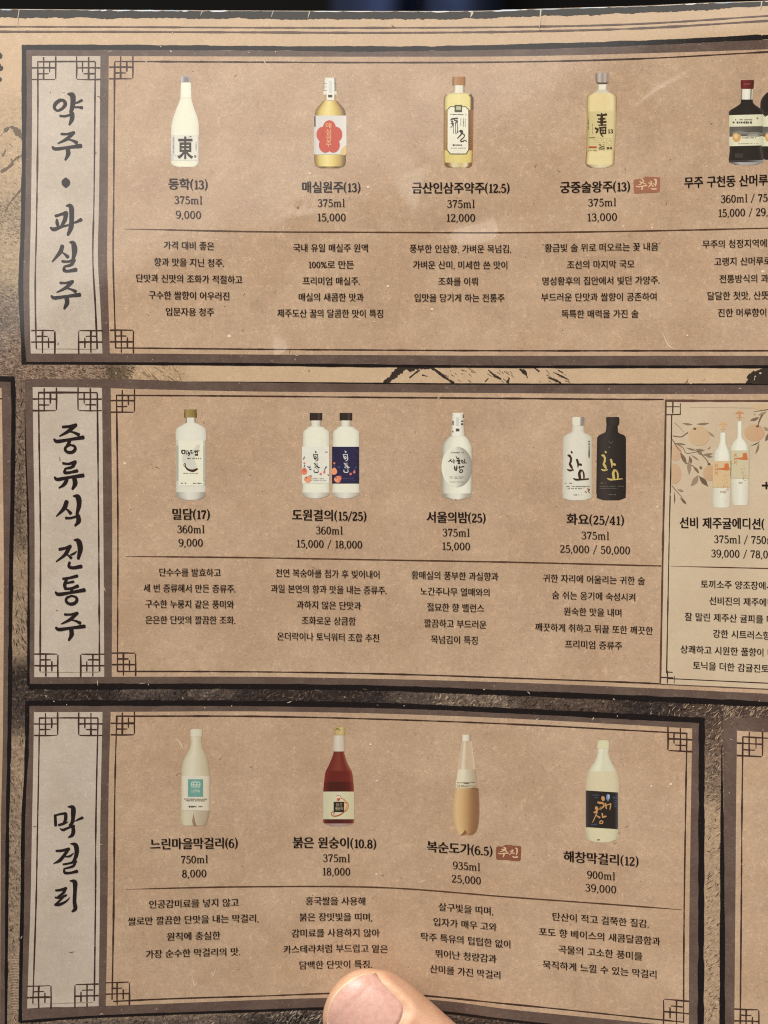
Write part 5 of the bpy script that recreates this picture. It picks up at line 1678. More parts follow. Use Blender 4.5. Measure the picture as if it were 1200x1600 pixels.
for p, w in (([(255, 865), (285, 840), (300, 820)], [8, 14, 10]), ([(285, 845), (315, 868)], [12, 16]), ([(330, 822), (345, 840), (340, 885)], [8, 12, 16]), ([(318, 850), (338, 850)], [10, 10]),
             ([(372, 775), (388, 800)], [8, 14]), ([(385, 815), (415, 808), (420, 835), (390, 840)], [14, 16, 14, 10]), ([(370, 852), (440, 845)], [10, 14]), ([(400, 855), (430, 868), (405, 890), (440, 890)], [12, 16, 14, 12]),
             ([(455, 850), (475, 838), (485, 860), (465, 872), (455, 850)], 12), ([(510, 820), (505, 880)], [10, 14]), ([(470, 885), (540, 880)], [8, 10]),
             ([(350, 930), (352, 975), (375, 1000)], [14, 18, 18]), ([(388, 925), (388, 960), (375, 1000)], [14, 18, 20]), ([(355, 960), (388, 958)], [10, 10]), ([(425, 930), (428, 975)], [14, 16]), ([(430, 950), (500, 938)], [14, 18]),
             ([(430, 1010), (455, 985), (480, 1000), (460, 1030), (430, 1025), (430, 1010)], 13)):
    b.st('lettering', p, w, (54, 36, 26))
b.micro(275, 500, 1100, 14, (140, 132, 118))
b.micro(300, 475, 1122, 12, (150, 142, 128))
b.micro(275, 492, 1178, 12, (160, 152, 138))
b.done(row2)

KW = 130 / 1200


def hwayo(b, X, dark):
    c1 = (34, 30, 28) if dark else (216, 211, 192)
    st_ = [(0, (40, 36, 34)), (.12, (52, 46, 44)), (.3, (58, 52, 50)), (.5, (44, 40, 38)), (1, (30, 27, 25))] if dark else [(0, (190, 182, 164)), (.1, (206, 201, 184)), (.3, (217, 212, 194)), (.75, (214, 209, 191)), (.92, (200, 194, 176)), (1, (182, 172, 152))]
    b.body([(215, X + 148, X + 310), (320, X + 136, X + 314), (340, X + 104, X + 330), (365, X + 60, X + 385), (390, X + 18, X + 424), (420, X + 12, X + 428), (1200, X, X + 428), (1250, X + 8, X + 424), (1285, X + 40, X + 390), (1310, X + 110, X + 320)],
           [(215, 345, st_), (345, 1308, st_)])
    b.body([(108, X + 150, X + 330), (130, X + 142, X + 334), (205, X + 146, X + 330), (232, X + 160, X + 316)],
           [(106, 232, [(0, (40, 36, 34)), (.4, (58, 50, 48)), (.65, (50, 44, 42)), (1, (34, 30, 28))] if dark else [(0, (200, 192, 174)), (.1, (222, 217, 200)), (.58, (220, 214, 196)), (.66, (150, 138, 128)), (.9, (134, 122, 112)), (1, (190, 176, 156))])], 'cap')
    ink = (196, 172, 104) if dark else (58, 34, 24)
    dy = 0
    for p, w in (([(X + 128, 600), (X + 140, 620)], [16, 28]), ([(X + 80, 660), (X + 105, 665), (X + 125, 700)], [22, 34, 24]), ([(X + 128, 690), (X + 120, 750), (X + 100, 790)], [26, 30, 20]), ([(X + 105, 780), (X + 125, 815), (X + 145, 850)], [28, 38, 18]),
                 ([(X + 72, 862), (X + 110, 876), (X + 165, 868)], [14, 26, 14]), ([(X + 210, 718), (X + 225, 770), (X + 225, 840)], [30, 30, 8]), ([(X + 228, 800), (X + 250, 788), (X + 272, 796)], [22, 28, 34]),
                 ([(X + 262, 868), (X + 245, 920), (X + 255, 990)], [26, 38, 38]), ([(X + 262, 868), (X + 292, 880), (X + 310, 930), (X + 312, 1000)], [14, 16, 24, 20]), ([(X + 275, 880), (X + 272, 900)], [10, 8]),
                 ([(X + 160, 992), (X + 200, 1008), (X + 270, 1008), (X + 380, 998)], [14, 28, 20, 12 if dark else 18])):
        b.st('lettering', p, w, ink)
    mc = (110, 102, 88) if dark else (120, 112, 100)
    b.micro(X + 45, X + 140, 1060, 16, mc)
    b.micro(X + 50, X + 395, 1106, 14, mc)
    b.micro(X + 50, X + 310, 1136, 14, mc)
    b.micro(X + 165, X + 285, 1228, 16, mc)
    if dark:
        b.st('lettering', [(X + 180, 455), (X + 210, 490), (X + 240, 460)], 10, (92, 84, 80))
        b.ell('lettering', X + 190, 545, 12, 10, (104, 94, 88))
    else:
        b.micro(450, 690, X + 386, 22, (84, 76, 64), vert=True)
        for p, w in (([(X + 325, 1180), (X + 350, 1190)], [10, 12]), ([(X + 360, 1140), (X + 395, 1150), (X + 370, 1170), (X + 392, 1195)], [12, 14, 12, 14])):
            b.st('lettering', p, w, (150, 96, 66))


b = Pic((865, 640), KW, 'frosted white bottle picture with brown brush writing')
hwayo(b, 125, False)
b.done(row2)
b = Pic((865, 640), KW, 'black bottle picture with gold brush writing')
hwayo(b, 615, True)
b.done(row2)

# the cream inset: tangerine branches and two slim bottles
KS = 170 / 1200
fruit = Print()
fo = (1030, 620)
FT_ = lambda x, y: (fo[0] + x * KS, fo[1] + y * KS)


def tangerine(cx, cy, rx, ry, c0, c1, x_min=-99):
    c0, c1 = [tuple(.5 * q + .5 * w for q, w in zip(c_, (203, 181, 151))) for c_ in (c0, c1)]

    def fn(a, b_):
        t = math.pi * (b_ - .5)
        w = math.cos(t)
        return FT_(max(cx + rx * w * (2 * a - 1), x_min), cy + ry * math.sin(t))
    fruit.grid(fn, 12, 16, lambda a, b_: tuple(int(p * (1 - (.5 * a + .5 * b_)) + q * (.5 * a + .5 * b_)) for p, q in zip(c0, c1)), 4.6)


tangerine(440, 430, 118, 108, (196, 164, 122), (190, 150, 106))
tangerine(1052, 396, 112, 94, (186, 146, 98), (184, 124, 88))
tangerine(180, 615, 70, 90, (196, 158, 122), (188, 136, 106), 140)
tangerine(165, 850, 80, 112, (192, 156, 112), (184, 130, 98), 140)
tangerine(560, 840, 78, 86, (188, 150, 102), (178, 118, 86))
tangerine(1130, 112, 96, 34, (198, 164, 120), (190, 150, 106))
LEAF = [(118, 98, 78), (104, 86, 68), (132, 112, 92), (150, 130, 106)]
for x0, y0, x1, y1, w in ((255, 290, 365, 305, 22), (410, 300, 550, 290, 26), (530, 380, 610, 440, 24), (290, 560, 410, 590, 20), (400, 580, 500, 590, 30), (410, 590, 480, 640, 34), (470, 640, 590, 625, 26), (510, 650, 590, 660, 20),
                          (230, 610, 300, 745, 44), (330, 650, 350, 740, 34), (320, 700, 330, 860, 44), (350, 640, 440, 700, 22), (430, 860, 350, 985, 62), (435, 870, 540, 990, 50), (370, 760, 440, 840, 26), (440, 780, 470, 770, 40), (190, 510, 290, 525, 20),
                          (200, 1020, 270, 1040, 26), (165, 1045, 165, 1180, 14), (230, 1110, 300, 1185, 28), (530, 580, 565, 545, 12), (1000, 260, 1100, 225, 34), (1090, 200, 1180, 160, 26), (1150, 330, 1200, 370, 34), (1200, 400, 1170, 490, 34),
                          (1010, 540, 1110, 490, 12), (1060, 630, 1100, 510, 26), (1040, 180, 1060, 200, 10), (1210, 230, 1280, 280, 34)):
    fruit.stroke([FT_(x0, y0), FT_((x0 + x1) / 2 + 5, (y0 + y1) / 2 + 4), FT_(x1, y1)], [1 * KS, w * KS, 2 * KS], random.choice(LEAF), 4.9, step=1, jit=.06)
for pts, w in (([(150, 430), (240, 440), (290, 410), (315, 395)], [8, 9, 10, 12]), ([(145, 470), (200, 560), (240, 600)], [8, 9, 5]), ([(180, 510), (260, 560), (300, 620), (390, 610), (440, 600)], [8, 7, 6, 5, 8]), ([(470, 640), (520, 690), (545, 740)], [8, 9, 12]),
               ([(300, 730), (380, 770), (430, 840)], [7, 9, 9]), ([(170, 290), (220, 330), (270, 390)], [4, 4, 2]), ([(140, 980), (200, 1050), (260, 1120)], [7, 8, 6]), ([(1150, 175), (1110, 250), (1090, 315)], [20, 16, 10]), ([(1040, 165), (1200, 140)], [4, 10])):
    fruit.stroke([FT_(*p) for p in pts], [q * KS for q in w], (112, 92, 74), 4.95, step=1)
for cx, cy in ((392, 352), (1085, 325), (550, 742)):
    fruit.ellipse(*FT_(cx, cy), 18 * KS, 12 * KS, (104, 82, 62), 5.1)
fruit.build('tangerine_painting', M_PIC, special)


def slim(label, neck, prof, cx, shade):
    b = Pic(fo, KS, label)
    W = [(0, (170, 156, 130)), (.08, (206, 200, 180)), (.4, (226, 224, 206)), (.8, (222, 219, 200)), (1, (176, 164, 140))]
    y_lab0, y_lab1, ybot, L, R = prof
    b.body(neck + [(ybot - 60, L, R), (ybot - 20, L + 8, R - 8), (ybot, L + 20, R - 14)], [(neck[0][0], y_lab0, W), (y_lab0, y_lab1, (206, 190, 152) if shade else (200, 190, 160)), (y_lab1, ybot, [(0, (186, 176, 152)), (.1, (206, 200, 180)), (.5, (220, 218, 200)), (.9, (206, 198, 178)), (1, (176, 164, 140))])])
    t = neck[0][0]
    for p, w in (([(cx - 45, t - 88), (cx, t - 100), (cx + 45, t - 88)], [8, 26, 8]), ([(cx, t - 90), (cx - 2, t - 10)], [30, 12]), ([(cx - 30, t - 40), (cx + 30, t - 40)], [6, 6])):
        b.st('cap', p, w, (204, 164, 118) if shade else (198, 140, 98))
    b.rect('label', L + 8, y_lab0 + 6, R - 6, y_lab1 - 6, (206, 178, 136) if shade else (198, 186, 152))
    hx, hy = R - 40, y_lab0 + 70
    b.poly('emblem', [(hx - 28, hy - 38), (hx + 12, hy - 42), (hx + 22, hy + 10), (hx + 30, hy + 30), (hx - 6, hy + 38), (hx - 60, hy + 30), (hx - 110, hy + 26), (hx - 112, hy + 16), (hx - 34, hy + 8)], (194, 110, 64))
    for k in range(26):
        x, y = hx - 20 + random.gauss(0, 18), hy + 60 + random.uniform(0, 210)
        b.st('emblem', [(x, y), (x + random.uniform(-14, 14), y + random.uniform(-10, 22))], [4, 7, 3], random.choice([(204, 140, 92), (196, 124, 76)]))
    for k in range(3):
        b.st('emblem', [(L + 30, y_lab0 + 40 + 40 * k), (L + 50, y_lab0 + 50 + 40 * k), (L + 28, y_lab0 + 64 + 40 * k)], 7, (196, 138, 88))
    b.st('emblem', [(L + 60, y_lab0 + 36), (L + 58, y_lab0 + 160)], 5, (200, 146, 98))
    b.micro(cx - 34, cx + 34, y_lab1 + 40, 22, (186, 164, 128))
    b.done(special)


slim('taller slim bottle picture with orange hat print', [(270, 862, 912), (450, 858, 915), (475, 830, 945), (520, 795, 980), (570, 778, 996), (590, 776, 998)], (590, 905, 1195, 796, 992), 886, False)
slim('shorter slim bottle picture with orange hat print', [(395, 668, 736), (500, 664, 738), (525, 652, 746), (560, 640, 760), (600, 606, 784), (660, 594, 796), (705, 592, 798)], (705, 1005, 1222, 584, 790), 705, True)
plus = Print()
text_line(plus, '+', 1190, 1206, 758, 28, 1.0, (44, 30, 24), 5.0)
plus.build('plus_sign', M_TEXT, special)

# bottom row -------------------------------------------------------------
K3 = 80 / 753
b = Pic((265, 1130), K3, 'milky plastic bottle picture with a teal square label')
W3 = [(0, (184, 172, 144)), (.1, (204, 194, 166)), (.35, (216, 207, 182)), (.7, (200, 188, 160)), (.92, (188, 172, 142)), (1, (168, 150, 122))]
b.body([(190, 304, 478), (235, 310, 470), (300, 312, 474), (380, 290, 495), (440, 262, 525), (500, 226, 550), (570, 196, 566), (660, 180, 578), (760, 176, 590), (1280, 168, 588), (1330, 168, 578), (1420, 172, 560), (1500, 195, 525)],
       [(190, 755, W3), (755, 1285, W3), (1285, 1505, [(0, (190, 178, 148)), (.15, (206, 197, 170)), (.4, (202, 190, 162)), (.55, (190, 176, 150)), (.9, (176, 158, 132)), (1, (156, 136, 112))])])
b.body([(90, 312, 474), (105, 306, 480), (185, 304, 478), (195, 302, 480)], [(88, 195, [(0, (196, 188, 164)), (.2, (216, 210, 186)), (.7, (210, 203, 178)), (1, (188, 176, 150))])], 'cap')
b.rect('label', 176, 772, 590, 1280, [(0, (200, 188, 162)), (.1, (214, 206, 184)), (.7, (214, 205, 184)), (.95, (204, 192, 166)), (1, (186, 172, 146))], 0, 6)
b.rect('emblem', 270, 824, 492, 1082, [(0, (104, 154, 142)), (.5, (110, 160, 148)), (1, (104, 150, 138))])
for p, w in (([(325, 925), (318, 890), (340, 862), (352, 885)], 12), ([(352, 920), (356, 880), (378, 856), (396, 880), (396, 920)], 12), ([(398, 885), (425, 862), (448, 890), (440, 925)], 12), ([(318, 925), (450, 925)], 12), ([(330, 905), (440, 905)], 8), ([(320, 950), (445, 950)], 7)):
    b.st('lettering', p, w, (198, 208, 188))
b.word('느린마을', 318, 976, 446, 1018, (204, 212, 192), ox=.02, oy=.02)
b.micro(215, 545, 1114, 18, (124, 112, 94), .2, sk=4)
b.micro(235, 525, 1138, 18, (120, 108, 90), .2, sk=4)
b.micro(280, 395, 1226, 24, (60, 52, 42), .2)
b.micro(425, 482, 1226, 22, (70, 62, 50), .2)
b.poly('label', [(352, 1330), (330, 1440), (346, 1508), (398, 1508), (372, 1420)], (150, 122, 98), .2)
b.st('bottle_picture', [(366, 1320), (378, 1420), (408, 1500)], [3, 8, 6], (214, 204, 180), 1.2)
b.done(row3)

b = Pic((490, 1130), K3, 'deep red bottle picture with a cream monkey label')
b.body([(178, 296, 448), (300, 288, 458), (410, 286, 462), (420, 296, 446), (480, 280, 462), (560, 248, 486), (640, 214, 524), (700, 180, 556), (760, 166, 572), (850, 156, 582), (1005, 142, 592), (1410, 138, 596), (1450, 142, 592), (1480, 160, 570), (1508, 220, 510), (1514, 260, 470)],
       [(178, 415, [(0, (180, 156, 138)), (.1, (198, 184, 166)), (.4, (210, 202, 184)), (.85, (196, 182, 162)), (1, (172, 148, 126))]),
        (415, 700, [(0, (104, 38, 32)), (.15, (110, 42, 35)), (.5, (124, 56, 44)), (.8, (106, 40, 33)), (1, (150, 84, 66))]),
        (700, 860, [(0, (120, 42, 34)), (.2, (98, 32, 27)), (.5, (100, 34, 29)), (.85, (108, 36, 30)), (1, (140, 66, 52))]),
        (860, 1006, [(0, (108, 36, 30)), (.2, (72, 25, 22)), (.5, (68, 24, 21)), (.85, (84, 27, 24)), (1, (130, 58, 46))]),
        (1006, 1412, (200, 194, 160)), (1412, 1475, [(0, (130, 76, 62)), (.08, (84, 30, 26)), (.5, (74, 26, 24)), (.92, (92, 36, 30)), (1, (140, 84, 70))]),
        (1475, 1514, [(0, (160, 130, 112)), (.2, (158, 132, 126)), (.6, (168, 146, 140)), (1, (160, 128, 110))])])
for y0, y1 in ((60, 112), (112, 172)):
    b.body([(y0, 308, 462), (y0 + 16, 302, 464), (y1, 306, 460)], [(y0, y1, [(0, (166, 138, 82)), (.2, (192, 168, 108)), (.7, (202, 180, 122)), (1, (168, 138, 84))])], 'cap')
b.st('cap', [(325, 100), (350, 72), (370, 98), (395, 100)], [10, 12, 12, 8], (92, 74, 38), .5)
b.rect('label', 142, 1008, 598, 1412, [(0, (196, 190, 156)), (.5, (208, 203, 172)), (1, (200, 190, 150))], 0)
OR = (176, 92, 50)
b.ell('emblem', 360, 1090, 34, 28, (222, 206, 180))
b.st('emblem', [(330, 1080), (345, 1066), (380, 1062), (405, 1085)], [6, 8, 8, 8], OR, .3)
b.poly('emblem', [(340, 1096), (362, 1108), (388, 1096), (384, 1130), (368, 1150), (352, 1130)], (180, 66, 44), .4)
b.poly('emblem', [(395, 1100), (440, 1120), (475, 1160), (500, 1165), (508, 1200), (490, 1270), (455, 1305), (450, 1160)], (222, 188, 140), .2, True)
for p, w in (([(395, 1098), (445, 1120), (480, 1165), (490, 1210), (470, 1270), (440, 1310), (380, 1350), (320, 1366), (275, 1360), (260, 1330), (275, 1305), (300, 1310), (300, 1335), (285, 1338)], [8, 10, 10, 8, 8, 14, 20, 18, 14, 12, 12, 12, 10, 8]),
             ([(450, 1165), (495, 1168), (510, 1210), (495, 1265), (465, 1300)], [8, 10, 10, 10, 8]), ([(335, 1125), (350, 1145)], [8, 8])):
    b.st('emblem', p, w, OR, .6)
b.rect('emblem', 294, 1156, 448, 1306, (42, 32, 26), 1.0)
b.word('붉은', 326, 1176, 428, 1226, (176, 160, 130), ox=-.004, oy=-.004, dl=1)
b.word('원숭이', 318, 1232, 436, 1280, (196, 180, 150), ox=.006, oy=.006, dl=1)
b.done(row3)

b = Pic((690, 1140), K3, 'tapered peach coloured bottle picture with a white band')
b.body([(168, 300, 440), (240, 290, 452), (400, 266, 472), (500, 250, 486), (585, 240, 500), (700, 226, 512), (780, 212, 524), (860, 204, 540), (1000, 182, 552), (1150, 172, 556), (1300, 176, 552), (1400, 190, 540), (1480, 218, 520), (1530, 246, 486), (1552, 280, 440)],
       [(168, 585, [(0, (206, 188, 162)), (.1, (190, 166, 138)), (.25, (220, 206, 182)), (.35, (212, 194, 166)), (.45, (194, 170, 140)), (.9, (196, 173, 144)), (1, (212, 194, 168))]),
        (585, 860, [(0, (206, 194, 164)), (.3, (218, 208, 182)), (.9, (178, 160, 132)), (1, (176, 148, 116))]),
        (860, 1552, [(0, (196, 160, 112)), (.12, (212, 180, 132)), (.3, (204, 168, 120)), (.52, (180, 142, 96)), (.72, (148, 108, 74)), (.9, (132, 94, 66)), (1, (140, 104, 74))])])
b.rect('cap', 304, 76, 432, 170, [(0, (206, 198, 174)), (.2, (224, 218, 198)), (.6, (214, 206, 184)), (.85, (180, 168, 146)), (.93, (140, 124, 104)), (1, (170, 148, 120))])
b.body([(585, 244, 492), (700, 228, 508), (780, 214, 520), (850, 208, 514)], [(588, 760, [(0, (214, 204, 172)), (.3, (220, 211, 184)), (.8, (182, 166, 140)), (1, (170, 148, 122))]), (760, 850, [(0, (214, 204, 172)), (.35, (214, 204, 176)), (.85, (180, 162, 134)), (1, (170, 148, 122))])], 'label')
b.micro(228, 490, 782, 12, (110, 98, 80), .1, sk=-8)
b.micro(320, 410, 792, 14, (90, 80, 64), .1)
b.micro(215, 510, 812, 8, (150, 136, 110), .1, sk=16)
b.micro(225, 490, 828, 14, (140, 126, 100), .5, sk=14)
b.st('label', [(440, 856), (500, 868), (545, 892)], [6, 12, 4], (120, 88, 62), .5)
b.poly('emblem', [(300, 1535), (330, 1500), (345, 1470), (362, 1500), (372, 1528), (345, 1540), (310, 1552), (270, 1552)], (128, 88, 62))
b.done(row3)

b = Pic((900, 1150), K3, 'cream plastic bottle picture with a black label and gold writing')
b.body([(175, 312, 492), (210, 320, 480), (260, 316, 476), (330, 296, 496), (400, 262, 530), (470, 210, 570), (540, 180, 600), (620, 160, 620), (720, 150, 632), (1370, 134, 622), (1440, 150, 618), (1490, 158, 612), (1525, 176, 590), (1550, 220, 540), (1565, 330, 480)],
       [(175, 520, E((208, 203, 176), .09, (222, 219, 194))), (520, 830, E((206, 193, 160), .07)), (830, 1345, (200, 188, 156)), (1345, 1566, E((206, 197, 162), .12))])
b.body([(66, 330, 470), (80, 316, 484), (110, 312, 490), (180, 308, 490)], [(64, 182, E((208, 201, 164), .09))], 'cap')
b.rect('label', 144, 800, 616, 1340, [(0, (66, 60, 66)), (.05, (96, 88, 92)), (.1, (44, 38, 36)), (.5, (34, 29, 27)), (.93, (34, 29, 28)), (1, (70, 66, 72))], 0, 30)
GO = (186, 140, 92)
b.ell('emblem', 398, 920, 26, 38, GO, 0, -.2)
b.ell('emblem', 304, 1068, 24, 36, GO, 0, -.4)
for p, w in (([(320, 975), (360, 985), (390, 978)], [26, 34, 22]), ([(395, 985), (410, 1030), (380, 1062), (350, 1080), (358, 1050), (392, 1040)], [24, 22, 16, 10, 8, 10]), ([(432, 990), (440, 1030), (448, 1070)], [26, 22, 16]), ([(440, 1030), (470, 1010), (512, 996)], [10, 14, 18]), ([(512, 996), (506, 1040), (498, 1088)], [16, 18, 10]),
             ([(265, 1125), (295, 1115), (312, 1112)], [26, 30, 20]), ([(310, 1118), (288, 1175), (245, 1270)], [22, 16, 10]), ([(295, 1165), (325, 1185), (350, 1200)], [12, 20, 28]), ([(385, 1140), (395, 1200)], [22, 22]), ([(398, 1195), (425, 1185), (452, 1178)], [20, 26, 8]),
             ([(345, 1270), (368, 1245), (395, 1262), (385, 1285), (350, 1282), (345, 1270)], 16)):
    b.st('lettering', p, w, GO)
b.ell('emblem', 468, 900, 24, 48, (104, 136, 176), 0)
b.ell('emblem', 482, 892, 16, 34, (150, 172, 196), .5)
b.poly('emblem', [(462, 930), (468, 968), (490, 930)], (110, 140, 176), .6)
for p, w in (([(560, 890), (560, 930)], 10), ([(548, 905), (575, 905)], 8), ([(590, 885), (592, 930)], 8), ([(555, 955), (590, 955), (590, 980), (555, 980)], 8), ([(560, 1005), (585, 1005)], 8), ([(560, 1035), (596, 1035)], 10)):
    b.st('lettering', p, w, (66, 88, 120))
b.micro(240, 340, 872, 36, (56, 66, 82), .6)
b.micro(285, 340, 905, 18, (66, 84, 112))
b.micro(222, 320, 1300, 26, (60, 80, 118), .3)
b.poly('emblem', [(305, 1535), (320, 1515), (345, 1518), (355, 1530), (330, 1535)], (112, 88, 56))
b.poly('emblem', [(540, 1560), (548, 1535), (565, 1528), (560, 1550), (590, 1542), (600, 1575), (540, 1580)], (182, 150, 116))
b.done(row3)

# scattered light flecks, fibres and dark nicks in the printed paper
fl = Print()
for k in range(420):
    u, v = random.uniform(20, 1195), random.uniform(40, 1590)
    L = random.choice([1.2, 1.6, 2.2, 3, 5, 8]) * random.uniform(.7, 1.2)
    a = random.uniform(0, 6.28)
    bend = random.uniform(-.5, .5)
    fl.stroke([(u, v), (u + L * .5 * math.cos(a), v + L * .5 * math.sin(a)), (u + L * math.cos(a + bend), v + L * math.sin(a + bend))],
              [.3, random.uniform(.7, 1.7) if L > 2.5 else random.uniform(1.2, 2.6), .3], random.choice([(214, 190, 160), (208, 184, 152), (220, 200, 172), (204, 178, 146), (122, 94, 72)]), 4.05, step=1.5)
for u, v, r in ((358, 525, 3.2), (195, 724, 2.4), (575, 292, 2.4), (1074, 524, 1.6), (484, 271, 2), (606, 447, 2.2), (675, 483, 2.4), (740, 346, 0.1), (974, 353, 1.6), (1019, 356, 1.6), (1192, 424, 2.6), (1048, 1225, 2.4), (1018, 1228, 1.8), (588, 1366, 1.8), (579, 1163, 2), (589, 1220, 1.6), (1027, 792, 1.6)):
    fl.ellipse(u, v, r, r * .8, (226, 208, 180), 4.1, 9)
for p in ([(275, 505), (286, 518)], [(330, 1518), (333, 1524), (338, 1512)], [(277, 1155), (283, 1163), (286, 1170)], [(1035, 520), (1045, 540), (1058, 546)], [(302, 1532), (304, 1540), (308, 1535)]):
    fl.stroke(p, [.5, 1.3, .4], (224, 206, 180), 4.1)
for p in ([(275, 1212), (279, 1208)], [(836, 262), (838, 256)], [(976, 1293), (982, 1290)], [(380, 462), (383, 458)], [(342, 1188), (346, 1184)]):
    fl.stroke(p, [.6, 1.6, .5], (76, 58, 44), 4.1)
fl.build('paper_flecks', M_PIC, menu)['kind'] = 'stuff'
# ------------------------------------------------------------------ the hand that holds the menu's lower edge
SKIN_T = (540.0, 1522.0)           # thumb tip in photograph pixels
AX, PX_ = (0.70, 0.714), (0.714, -0.70)


def at3(u, v, z):
    """a point z above the camera-facing zero plane, on the sight line of pixel (u, v)"""
    k = (D - z) / D
    return np.array([(u - 600) * S * k, (800 - v) * S * k, z])


def th_uv(s, p):
    return SKIN_T[0] + s * AX[0] + p * PX_[0], SKIN_T[1] + s * AX[1] + p * PX_[1]


TH_S = [0, 3, 8, 16, 31, 49, 81, 120, 177, 240, 350, 450, 520]
TH_C = [-14, -14, -15.5, -17.5, -19, -16.5, -14.5, -12.5, -8.5, -5, -4, -3, -2]
TH_W = [4, 22, 34, 47, 61.5, 70, 75.5, 77.5, 77.5, 80, 76, 72, 40]
TH_H = [1.2, 3.2, 4.6, 5.8, 6.9, 7.4, 7.8, 8.0, 8.4, 9.3, 9.2, 8.6, 5]      # half thickness, mm
th_c, th_w, th_h = Curve1(TH_S, TH_C), Curve1(TH_S, TH_W), Curve1(TH_S, TH_H)
ZS = float(zf(560, 1600)) + 0.0001


def th_zc(s):
    return ZS + 0.0066 + 0.0016 * min(s / 120.0, 1.0) + 0.00001 * max(s - 120, 0)


NAIL_R, NAIL_L, NAIL_E = 33.0, -80.0, 118.0


def th_top(s, p):
    """height of the thumb's upper skin over axis coordinates (px)"""
    c, w, h = float(th_c(s)), float(th_w(s)), float(th_h(s)) / 1000
    q = min(abs((p - c) / w), 0.999)
    return th_zc(s) + h * (1 - q ** 2.3) ** (1 / 2.3)


def fold(s, p):
    """skin swelling round the nail"""
    side = math.exp(-((p - 42) / 7.5) ** 2) * (1 / (1 + math.exp(-(s - 34) / 5))) * (1 / (1 + math.exp((s - 135) / 10)))
    base = math.exp(-((s - NAIL_E - 10 - 0.004 * (p + 20) ** 2 * -1) / 9) ** 2) * math.exp(-((p + 20) / 62) ** 4)
    bed = -0.00055 * (1 / (1 + math.exp((p - NAIL_R + 1) / 1.5))) * (1 / (1 + math.exp((s - NAIL_E) / 3))) * (1 / (1 + math.exp(-(s - 14) / 3)))
    return 0.00075 * side + 0.0006 * base + bed


def loft(rings, close0=True, close1=True):
    V, F = [], []
    n = len(rings[0])
    for r in rings:
        V += [tuple(q) for q in r]
    for j in range(len(rings) - 1):
        for i in range(n):
            a, b_ = j * n + i, j * n + (i + 1) % n
            F.append((a, b_, b_ + n, a + n))
    if close0:
        F.append(tuple(range(n))[::-1])
    if close1:
        F.append(tuple(range((len(rings) - 1) * n, len(rings) * n)))
    return V, F


pieces = []
rings = []
for s_ in list(np.arange(0, 20, 1.6)) + list(np.arange(20, 150, 3.0)) + list(np.arange(150, 521, 10)):
    c, w, h = float(th_c(s_)), float(th_w(s_)), float(th_h(s_)) / 1000
    zc = th_zc(s_)
    r = []
    for i in range(96):
        t = 2 * math.pi * i / 96
        ct, st_ = math.cos(t), math.sin(t)
        q = 2 / 2.3
        p = c + w * math.copysign(abs(ct) ** q, ct)
        z = zc + h * math.copysign(abs(st_) ** q, st_) * (1.0 if st_ > 0 else 0.86)
        if st_ > 0:
            z += fold(s_, p) * min(1, st_ * 3)
        r.append(at3(*th_uv(s_, p), z))
    rings.append(r)
pieces.append(loft(rings))


def tube(path, radii, n=28, flat=1.0, up=(0, 0, 1)):
    d = catmull([tuple(p) + (r,) for p, r in zip(path, radii)], 0.004)
    # catmull measures length in x,y only; that is fine for these
    A = np.array(d)
    T = np.gradient(A[:, :3], axis=0)
    rr = []
    for k in range(len(A)):
        t = T[k] / np.linalg.norm(T[k])
        s1 = np.cross(t, np.array(up, float)); s1 /= np.linalg.norm(s1)
        s2 = np.cross(s1, t)
        rr.append([A[k, :3] + A[k, 3] * (math.cos(a) * s1 + flat * math.sin(a) * s2) for a in np.linspace(0, 2 * math.pi, n, endpoint=False)])
    c0, c1 = A[0, :3], A[-1, :3]
    t0, t1 = T[0] / np.linalg.norm(T[0]), T[-1] / np.linalg.norm(T[-1])
    pre = [[c0 + (q - c0) * f - t0 * A[0, 3] * g for q in rr[0]] for f, g in ((.25, .95), (.6, .78), (.87, .46))]
    post = [[c1 + (q - c1) * f + t1 * A[-1, 3] * g for q in rr[-1]] for f, g in ((.87, .46), (.6, .78), (.25, .95))]
    return loft(pre + rr + post)


mm = 0.001
ZB = float(zf(640, 1600)) - 0.0009     # back of the sheet
# thenar, palm, wrist and forearm run down to the lower right, below the picture
pieces.append(tube([at3(790, 1775, ZS + .0085), at3(860, 1855, ZS + .007), at3(940, 1950, .004), at3(1030, 2070, -.009), at3(1110, 2190, -.024), at3(1150, 2260, -.030)], [9.0 * mm, 10.5 * mm, 14 * mm, 17 * mm, 14 * mm, 10 * mm], flat=.9))
pieces.append(tube([at3(880, 1900, -.026), at3(980, 2080, -.026), at3(1090, 2260, -.022), at3(1190, 2420, -.018)], [34 * mm, 39 * mm, 36 * mm, 29 * mm], flat=.40, up=(.25, .2, 1)))
pieces.append(tube([at3(1180, 2400, -.018), at3(1300, 2640, -.016), at3(1480, 3000, -.014), at3(1700, 3450, -.012)], [28 * mm, 27 * mm, 32 * mm, 38 * mm], flat=.74))
